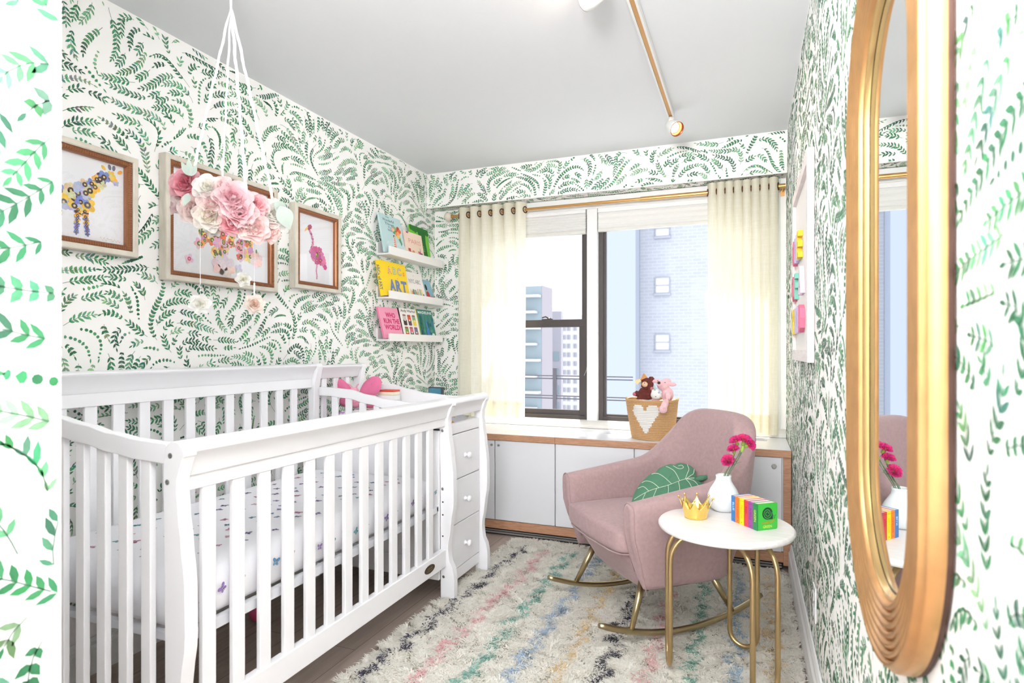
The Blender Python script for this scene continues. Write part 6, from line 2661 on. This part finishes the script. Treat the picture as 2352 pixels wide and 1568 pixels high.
for r_ in range(rows_):
    for k in range(N):
        z = (r_ + 0.5) * RH
        a0_, a1_ = 2 * pi * k / N, 2 * pi * (k + 1) / N
        pr = []
        for q in range(7):
            b = -pi / 2 + pi * q / 6
            pr.append((RH * 0.42 * cos(b), z + RH * 0.52 * sin(b)))
        v4 = []
        for a in (a0_, a1_):
            for (dr, zz) in pr:
                tw = 0.0008 * sin(a * N * 0.5 + zz * 900)
                R_ = brad(z, a) + dr + tw
                v4.append((BC_.x + R_ * cos(a), BC_.y + R_ * sin(a), BC_.z + zz))
        am = (a0_ + a1_) / 2
        hh_ = in_heart(am, z)
        mb.add(v4, [(q, q + 7, q + 8, q + 1) for q in range(1, 5)], 1 if hh_ else 0)
        mb.add(v4, [(q, q + 7, q + 8, q + 1) for q in (0, 5)], 3 if hh_ else 2)  # shade in the coil grooves painted as a darker colour
# inner wall and bottom
n_ = 48
for (za, zb) in ((0.004, 0.228),):
    v = []
    for zz in (za, zb):
        for k in range(n_):
            a = 2 * pi * k / n_
            R_ = brad(zz, a) - 0.002
            v.append((BC_.x + R_ * cos(a), BC_.y + R_ * sin(a), BC_.z + zz))
    mb.add(v, [(k, n_ + k, n_ + (k + 1) % n_, (k + 1) % n_) for k in range(n_)] + [tuple(range(n_))])
JUTE = mat('jute_rope', (206, 164, 116), 0.85, var=0.22, nscale=120, bump=0.5, bscale=300)
HEART = mat('white_rope', (240, 238, 234), 0.85, var=0.04, nscale=120, bump=0.4, bscale=300)
mb.build('woven_body', [JUTE, HEART, mat('jute_groove_shade', (150, 104, 62), 0.9, var=0.2, nscale=120), mat('heart_groove_shade', (188, 182, 178), 0.9)], bs, smooth=True)
rp = [(BC_.x + (brad(0.23, 2 * pi * k / 48) + 0.002) * cos(2 * pi * k / 48), BC_.y + (brad(0.23, 2 * pi * k / 48) + 0.002) * sin(2 * pi * k / 48), BC_.z + 0.233 + 0.0015 * sin(k)) for k in range(48)]
MB().tube(rp, 0.0052, 8, closed=True).build('rim', JUTE, bs, smooth=True)
for a in (heart_a - 1.15, heart_a + 1.9):
    pts = [(BC_.x + (0.153) * cos(a + s_), BC_.y + 0.153 * sin(a + s_), BC_.z + 0.232 + 0.012 * (1 - (s_ / 0.16) ** 2)) for s_ in (-0.16, -0.1, 0, 0.1, 0.16)]
    MB().tube(pts, 0.004, 6).build('handle', JUTE, bs, smooth=True)

FURB = mat('brown_fur', (112, 52, 46), 0.95, var=0.35, nscale=90, bump=0.9, bscale=160)
FURP = mat('pink_plush', (246, 200, 206), 0.95, var=0.05, nscale=60, bump=0.35, bscale=300)
CREAM = mat('cream_plush', (232, 196, 160), 0.9, var=0.05)
WPL = mat('white_plush', (240, 240, 238), 0.95, var=0.04, bump=0.3, bscale=300)


def blob(parts, name, m, parent, vox=0.0035, tuft=0.0, seed=0):
    """soft body: ellipsoids fused into a single skin by voxel remeshing"""
    mb = MB()
    for (c, r_, rot) in parts:
        Mx = Matrix.Rotation(rot[1], 4, rot[0]) if rot else None
        mb.ball(c, r_, 16, M=Mx)
    o = mb.build(name, m, parent, smooth=True)
    rm = o.modifiers.new('fuse', 'REMESH')
    rm.mode = 'VOXEL'
    rm.voxel_size = vox
    rm.use_smooth_shade = True
    s2 = o.modifiers.new('soft', 'SMOOTH')
    s2.iterations = 5
    s2.factor = 0.6
    if tuft:
        tx = bpy.data.textures.new('fur', 'CLOUDS')
        tx.noise_scale = 0.012
        dm = o.modifiers.new('tuft', 'DISPLACE')
        dm.texture = tx
        dm.strength = tuft
        dm.mid_level = 0.4
    return o


# white cloth lining heap inside the basket
hp = blob([((-0.60, 3.63, 0.855), (0.055, 0.05, 0.03), None), ((-0.55, 3.66, 0.845), (0.085, 0.08, 0.035), None), ((-0.47, 3.70, 0.85), (0.055, 0.05, 0.03), None), ((-0.42, 3.70, 0.86), (0.02, 0.03, 0.025), None)],
          'blanket', WPL, None)
tag(hp, 'white plush blanket heaped inside the jute basket under the toys', 'blanket')
# brown bear
by = 3.650
br_ = thing('teddy_bear', 'dark brown shaggy teddy bear with a golden bow in the basket', 'soft toy', (-0.58, by, 0.87))
blob([((-0.572, by, 0.972), 0.036, None), ((-0.578, by + 0.01, 0.915), (0.048, 0.036, 0.040), None), ((-0.622, by - 0.01, 0.912), (0.026, 0.020, 0.016), ('Y', 0.3)),
      ((-0.545, by - 0.02, 0.935), (0.018, 0.016, 0.026), ('Y', -0.6)), ((-0.547, by + 0.005, 1.003), 0.015, None), ((-0.596, by + 0.005, 0.998), 0.013, None),
      ((-0.60, by - 0.01, 0.885), (0.03, 0.03, 0.022), None)], 'body', FURB, br_, tuft=0.014)
MB().ball((-0.580, by - 0.033, 0.973), (0.019, 0.012, 0.0165), 14).build('muzzle', CREAM, br_, smooth=True)
MB().ball((-0.580, by - 0.046, 0.981), (0.0035, 0.002, 0.0025), 8).build('nose', BLACK, br_, smooth=True)
for dx in (-0.013, 0.012):
    MB().ball((-0.577 + dx, by - 0.034, 0.990), 0.003, 8).build('eye', BLACK, br_, smooth=True)
for (c, r_) in (((-0.644, by - 0.02, 0.912), 0.012), ((-0.538, by - 0.034, 0.948), 0.011)):
    MB().ball(c, r_, 10).build('paw_pad', mat('rose_fur', (206, 120, 130), 0.95, bump=0.8, bscale=200), br_, smooth=True)
BOWM = mat('gold_satin', (226, 160, 100), 0.35, 0.15, var=0.1, nscale=50)
bw = Vector((-0.602, by - 0.030, 1.002))
for (dx, dz) in ((-0.026, -0.014), (0.022, 0.020)):
    mb = MB()
    c = bw
    d = Vector((dx, 0, dz))
    n_ = Vector((-dz, 0, dx)).normalized()
    tip = c + d * 1.25
    vs = [tuple(c + n_ * 0.004), tuple(c - n_ * 0.004)]
    for y_ in (-0.008, 0.008):
        vs += [tuple(tip + n_ * 0.017 + Vector((0, y_, 0))), tuple(tip - n_ * 0.014 + Vector((0, y_, 0)))]
    mb.add(vs, [(0, 2, 3, 1), (0, 1, 5, 4), (0, 4, 2), (1, 3, 5), (2, 4, 5, 3)])
    mb.build('bow_loop', BOWM, br_)
MB().ball(bw, (0.006, 0.006, 0.006), 10).build('bow_knot', BOWM, br_, smooth=True)
MB().tube([tuple(bw), (-0.600, by - 0.036, 0.975), (-0.604, by - 0.040, 0.952)], [0.003, 0.005, 0.006], 6, flat=(1, 0.3)).build('bow_tail', BOWM, br_)
# pink puppy
py = 3.640
pp_ = thing('plush_puppy', 'pale pink plush puppy with its paw over the basket rim', 'soft toy', (-0.46, py, 0.87))
blob([((-0.476, py, 0.968), (0.036, 0.034, 0.033), None), ((-0.490, py - 0.026, 0.976), (0.022, 0.018, 0.019), None), ((-0.452, py + 0.01, 0.912), (0.036, 0.034, 0.048), None),
      ((-0.444, py - 0.03, 0.905), (0.019, 0.020, 0.030), None), ((-0.450, py - 0.105, 0.868), (0.020, 0.062, 0.018), ('X', 0.35)), ((-0.452, py - 0.13, 0.858), (0.020, 0.020, 0.024), None), ((-0.458, py - 0.1385, 0.838), (0.025, 0.02, 0.024), None),
      ((-0.515, py - 0.035, 0.885), (0.026, 0.022, 0.017), ('Y', -0.4)), ((-0.455, py + 0.01, 0.995), (0.025, 0.02, 0.016), None)], 'body', FURP, pp_)
blob([((-0.428, py - 0.012, 0.977), (0.033, 0.010, 0.014), ('Y', 0.12))], 'ear', FURP, pp_)
blob([((-0.515, py - 0.018, 0.994), (0.024, 0.010, 0.013), ('Y', -0.25))], 'ear', FURP, pp_)
MB().ball((-0.494, py - 0.045, 0.985), (0.0095, 0.006, 0.0085), 12).build('nose', mat('dark_brown_nose', (70, 40, 44), 0.5), pp_, smooth=True)
for c in ((-0.461, py - 0.030, 0.986), (-0.503, py - 0.030, 0.996)):
    MB().ball(c, 0.0028, 8).build('eye', BLACK, pp_, smooth=True)
# unicorn
un = thing('unicorn_toy', 'small white unicorn toy with a mint horn held by the pink puppy', 'soft toy', (-0.51, py - 0.055, 0.88))
blob([((-0.508, py - 0.062, 0.914), (0.033, 0.022, 0.028), None), ((-0.514, py - 0.058, 0.935), (0.022, 0.016, 0.016), None)], 'head', WPL, un)
Mx = Matrix.Translation((-0.514, py - 0.066, 0.942)) @ Vector((-0.15, -0.25, 1)).to_track_quat('Z', 'Y').to_matrix().to_4x4()
MB().lathe([(0.007, 0), (0.0062, 0.012), (0.0048, 0.024), (0.002, 0.033)], n=12, M=Mx).build('horn', mat('mint_felt', (176, 216, 200), 0.9), un, smooth=True)
MB().ball((-0.507, py - 0.085, 0.906), (0.004, 0.0015, 0.0018), 8).build('eye', BLACK, un)
MB().ball((-0.490, py - 0.078, 0.930), (0.006, 0.004, 0.006), 8).build('spot', mat('lilac_felt', (196, 190, 216), 0.9), un)

# ------------------------------------------------------------------ butterfly plush and books on the changing pad
bp_ = thing('butterfly_plush', 'pink plush butterfly sitting on the changing pad', 'soft toy', (-1.98, 2.70, 0.865))
WNG = mat('rose_plush', (226, 120, 160), 0.95, var=0.06, nscale=40, bump=0.3, bscale=300)
WNL = mat('light_rose_plush', (240, 166, 190), 0.95, var=0.06, nscale=40, bump=0.3, bscale=300)
for (pts, m__, y_) in (
        ([(-1.992, 0.945), (-2.03, 0.985), (-2.08, 1.018), (-2.125, 1.018), (-2.135, 0.985), (-2.12, 0.95), (-2.06, 0.93), (-2.01, 0.93)], WNG, 2.70),
        ([(-1.962, 0.945), (-1.93, 1.0), (-1.88, 1.035), (-1.835, 1.036), (-1.815, 1.01), (-1.825, 0.965), (-1.86, 0.935), (-1.93, 0.93)], WNG, 2.69),
        ([(-1.99, 0.935), (-2.04, 0.94), (-2.085, 0.925), (-2.10, 0.895), (-2.085, 0.872), (-2.04, 0.867), (-2.0, 0.885)], WNG, 2.705),
        ([(-1.965, 0.935), (-1.91, 0.94), (-1.865, 0.925), (-1.85, 0.895), (-1.865, 0.872), (-1.91, 0.867), (-1.955, 0.885)], WNG, 2.695)):
    cx_ = sum(p[0] for p in pts) / len(pts)
    cz_ = sum(p[1] for p in pts) / len(pts)
    sm_ = smooth_curve([(p[0], p[1], 0) for p in pts + [pts[0]]], 4)[:-1]
    no_ = len(sm_)
    vs, fs = [], []
    for side in (1, -1):
        for j in range(5):
            f = 1 - j / 5
            for p in sm_:
                vs.append((cx_ + (p.x - cx_) * f, y_ - side * 0.017 * sqrt(max(0, 1 - f ** 2.5)), cz_ + (p.y - cz_) * f))
        vs.append((cx_, y_ - side * 0.017, cz_))
    off = 0
    for side in (1, -1):
        for j in range(4):
            for k in range(no_):
                fs.append((off + j * no_ + k, off + j * no_ + (k + 1) % no_, off + (j + 1) * no_ + (k + 1) % no_, off + (j + 1) * no_ + k))
        for k in range(no_):
            fs.append((off + 4 * no_ + k, off + 4 * no_ + (k + 1) % no_, off + 5 * no_))
        off += 5 * no_ + 1
    mb = MB()
    mb.add(vs, fs)
    w_ = mb.build('wing', m__, bp_, smooth=True)
    if cz_ > 0.95:
        for (dx, dz) in ((0.02, 0.012), (-0.012, -0.022)):
            cc = (cx_ + dx * (1 if cx_ > -1.97 else -1), y_ - 0.0175, cz_ + dz)
            ringp = [(cc[0] + 0.009 * cos(q * pi / 6), cc[1], cc[2] + 0.009 * sin(q * pi / 6)) for q in range(12)]
            MB().tube(ringp, 0.0012, 5, closed=True).build('stitched_spot', WNG, w_)
blob([((-1.975, 2.675, 0.905), (0.028, 0.026, 0.042), None), ((-1.975, 2.67, 0.955), (0.026, 0.024, 0.024), None), ((-1.995, 2.655, 0.885), (0.016, 0.03, 0.014), None), ((-1.95, 2.655, 0.885), (0.016, 0.03, 0.014), None)], 'body', WNL, bp_)
MB().tube([(-1.985, 2.67, 0.975), (-2.0, 2.668, 0.990), (-2.02, 2.667, 0.998)], 0.003, 6).tube([(-1.965, 2.67, 0.975), (-1.955, 2.668, 0.990), (-1.945, 2.667, 0.995)], 0.003, 6).build('antennae', WNL, bp_)
zz = 0.868
for (c, w_, d_, h_, lab) in (((236, 236, 240), 0.105, 0.075, 0.040, 'white storage box, lowest of the little stack behind the plush butterfly'), ((240, 240, 240), 0.100, 0.07, 0.026, 'white booklet in the little stack behind the plush butterfly'),
                             ((242, 232, 206), 0.096, 0.068, 0.018, 'cream booklet under the red one behind the plush butterfly'), ((214, 74, 60), 0.098, 0.070, 0.010, 'thin red book topping the little stack behind the plush butterfly')):
    o = MB().box(-1.832 - w_ / 2, -1.832 + w_ / 2, 2.785 - d_ / 2, 2.785 + d_ / 2, zz, zz + h_ - 0.0006).build('book', mat('stack_%d_%d' % (c[0], c[1]), c, 0.5), bevel=0.0012)
    tag(o, lab, 'book', 'stack on the changing table')
    zz += h_
bpz = thing('picture_block', 'small blue picture block with a dark edge in the corner on the worktop', 'picture block', (-2.13, 3.88, 0.6467))
MB().box(-2.205, -2.085, 3.872, 3.892, 0.6467, 0.905).build('block', mat('dark_block_edge', (78, 84, 88), 0.5), bpz, bevel=0.002)
MB().box(-2.198, -2.100, 3.869, 3.872, 0.660, 0.897).build('picture', mat('blue_painting', (88, 150, 180), 0.5, var=0.35, nscale=30), bpz)
tag(MB().ball((-1.985, 2.0, 0.0352), 0.035, 18).build('ball', mat('pink_rubber', (226, 90, 140), 0.6), smooth=True), 'small pink ball on the floor under the crib', 'ball')

# ------------------------------------------------------------------ shag rug
RX0, RX1, RY0, RY1 = -1.335, 0.182, 1.42, 3.430
rug = thing('rug', 'cream shag rug with coloured zigzag stripes under the rocking chair', 'rug', ((RX0 + RX1) / 2, (RY0 + RY1) / 2, 0.0))
MB().box(RX0 + 0.01, RX1 - 0.01, RY0, RY1 - 0.01, 0.001, 0.008).build('backing', mat('rug_backing', (206, 198, 180), 0.9), rug)
rng = np.random.default_rng(5)
stripes = [(-1.255, 0.033, (100, 96, 114), 0.010), (-1.092, 0.010, (250, 212, 214), 0.011), (-0.930, -0.012, (164, 210, 200), 0.012), (-0.782, 0.0, (206, 222, 238), 0.013), (-0.632, 0.0, (246, 226, 186), 0.010),
           (-0.492, -0.005, (100, 98, 110), 0.012), (-0.342, -0.006, (248, 212, 212), 0.011), (-0.196, 0.0, (156, 204, 190), 0.012), (-0.050, 0.0, (190, 212, 228), 0.013), (0.085, 0.0, (246, 226, 190), 0.010)]
sp = 0.0086
gx = np.arange(RX0, RX1, sp)
gy = np.arange(RY0, RY1, sp)
GX, GY = np.meshgrid(gx, gy)
rep = 4
bx_ = np.repeat(GX.ravel(), rep) + rng.uniform(-sp / 2, sp / 2, GX.size * rep)
by_ = np.repeat(GY.ravel(), rep) + rng.uniform(-sp / 2, sp / 2, GX.size * rep)
# leave out pile under the crib's feet and the table and chair contact
keep = np.ones(bx_.size, bool)
for (a, b) in ((2.482, 2.520), (2.866, 2.902)):
    keep &= ~((bx_ < -1.270) & (by_ > a - 0.006) & (by_ < b + 0.006))
bx_, by_ = bx_[keep], by_[keep]
nY = bx_.size
# clumpy lean direction
def fld(x, y, k1, k2, k3, k4):
    return np.sin(x * k1 + 1.7 * np.sin(y * k2)) + np.sin(y * k3 + 1.3 * np.sin(x * k4))
az = 1.9 * fld(bx_, by_, 23, 17, 29, 21) + 1.2 * fld(by_, bx_, 61, 43, 57, 71) + rng.normal(0, 0.75, nY)
ln = rng.uniform(0.020, 0.040, nY)
ht = rng.uniform(0.014, 0.022, nY) + 0.002 * fld(bx_, by_, 37, 51, 45, 33)
ht = np.clip(ht, 0.010, 0.034)
wd = rng.uniform(0.0014, 0.0023, nY)
dx_, dy_ = np.cos(az), np.sin(az)
V = np.zeros((nY, 7, 3), np.float32)
wx, wy = -dy_ * wd, dx_ * wd
V[:, 0] = np.stack([bx_ - wx, by_ - wy, np.full(nY, 0.006)], 1)
V[:, 1] = np.stack([bx_ + wx, by_ + wy, np.full(nY, 0.006)], 1)
for (i0, f, g, ww) in ((2, 0.30, 0.72, 1.15), (4, 0.68, 0.97, 0.95)):
    mx_, my_ = bx_ + dx_ * ln * f, by_ + dy_ * ln * f
    V[:, i0] = np.stack([mx_ + wx * ww, my_ + wy * ww, 0.006 + ht * g], 1)
    V[:, i0 + 1] = np.stack([mx_ - wx * ww, my_ - wy * ww, 0.006 + ht * g], 1)
V[:, 6] = np.stack([bx_ + dx_ * ln, by_ + dy_ * ln, 0.006 + ht * rng.uniform(0.7, 1.0, nY)], 1)
# colours
base = np.array(lin((255, 252, 246))[:3])
col = np.tile(base, (nY, 1)) * rng.uniform(0.93, 1.04, (nY, 1))
for si, (xs, sl, c, hw) in enumerate(stripes):
    zig = 0.013 * np.sin(by_ * 38 + si * 1.9) + 0.009 * np.sin(by_ * 91 + si * 3.1) + 0.006 * np.sin(by_ * 171 + si)
    cx_ = xs + sl * (by_ - 2.3) + zig
    hw_ = hw * (1 + 0.35 * np.sin(by_ * 57 + si * 2.3))
    end = by_ < 3.29 + 0.02 * np.sin(si * 5)
    msk = (np.abs(bx_ - cx_) < hw_) & end
    col[msk] = np.array(lin(c)[:3]) * rng.uniform(0.85, 1.12, (msk.sum(), 1))
faces = np.array([[0, 1, 2, 3], [3, 2, 4, 5]])
idx = np.arange(nY)[:, None, None] * 7
quads = (faces[None] + idx).reshape(-1, 4)
tris = (np.array([[5, 4, 6]])[None] + idx).reshape(-1, 3)
me = bpy.data.meshes.new('pile')
loc = np.array([(RX0 + RX1) / 2, (RY0 + RY1) / 2, 0.0], np.float32)
me.vertices.add(nY * 7)
me.vertices.foreach_set('co', (V.reshape(-1, 3) - loc).ravel())
nl = quads.size + tris.size
me.loops.add(nl)
me.loops.foreach_set('vertex_index', np.concatenate([quads.ravel(), tris.ravel()]).astype(np.int32))
npoly = len(quads) + len(tris)
me.polygons.add(npoly)
ls = np.concatenate([np.arange(len(quads)) * 4, len(quads) * 4 + np.arange(len(tris)) * 3]).astype(np.int32)
me.polygons.foreach_set('loop_start', ls)
me.polygons.foreach_set('use_smooth', np.ones(npoly, bool))
me.update(calc_edges=True)
at = me.color_attributes.new('tint', 'FLOAT_COLOR', 'POINT')
cc = np.ones((nY, 7, 4), np.float32)
cc[:, :, :3] = np.clip(col, 0, 1)[:, None, :]
at.data.foreach_set('color', cc.ravel())
YARN = attr_mat('wool_yarn', 'tint', 0.9, var=0.0)
nt = YARN.node_tree
tr = nt.nodes.new('ShaderNodeBsdfTranslucent')
ms = nt.nodes.new('ShaderNodeMixShader')
ms.inputs[0].default_value = 0.5
hs_ = [n for n in nt.nodes if n.type == 'HUE_SAT'][0]
nt.links.new(hs_.outputs[0], tr.inputs[0])
nt.links.new(nt.nodes['Principled BSDF'].outputs[0], ms.inputs[1])
nt.links.new(tr.outputs[0], ms.inputs[2])
nt.links.new(ms.outputs[0], nt.nodes['Material Output'].inputs[0])
me.materials.append(YARN)
po = bpy.data.objects.new('pile', me)
COL.objects.link(po)
po.parent = rug
po['kind'] = 'stuff'
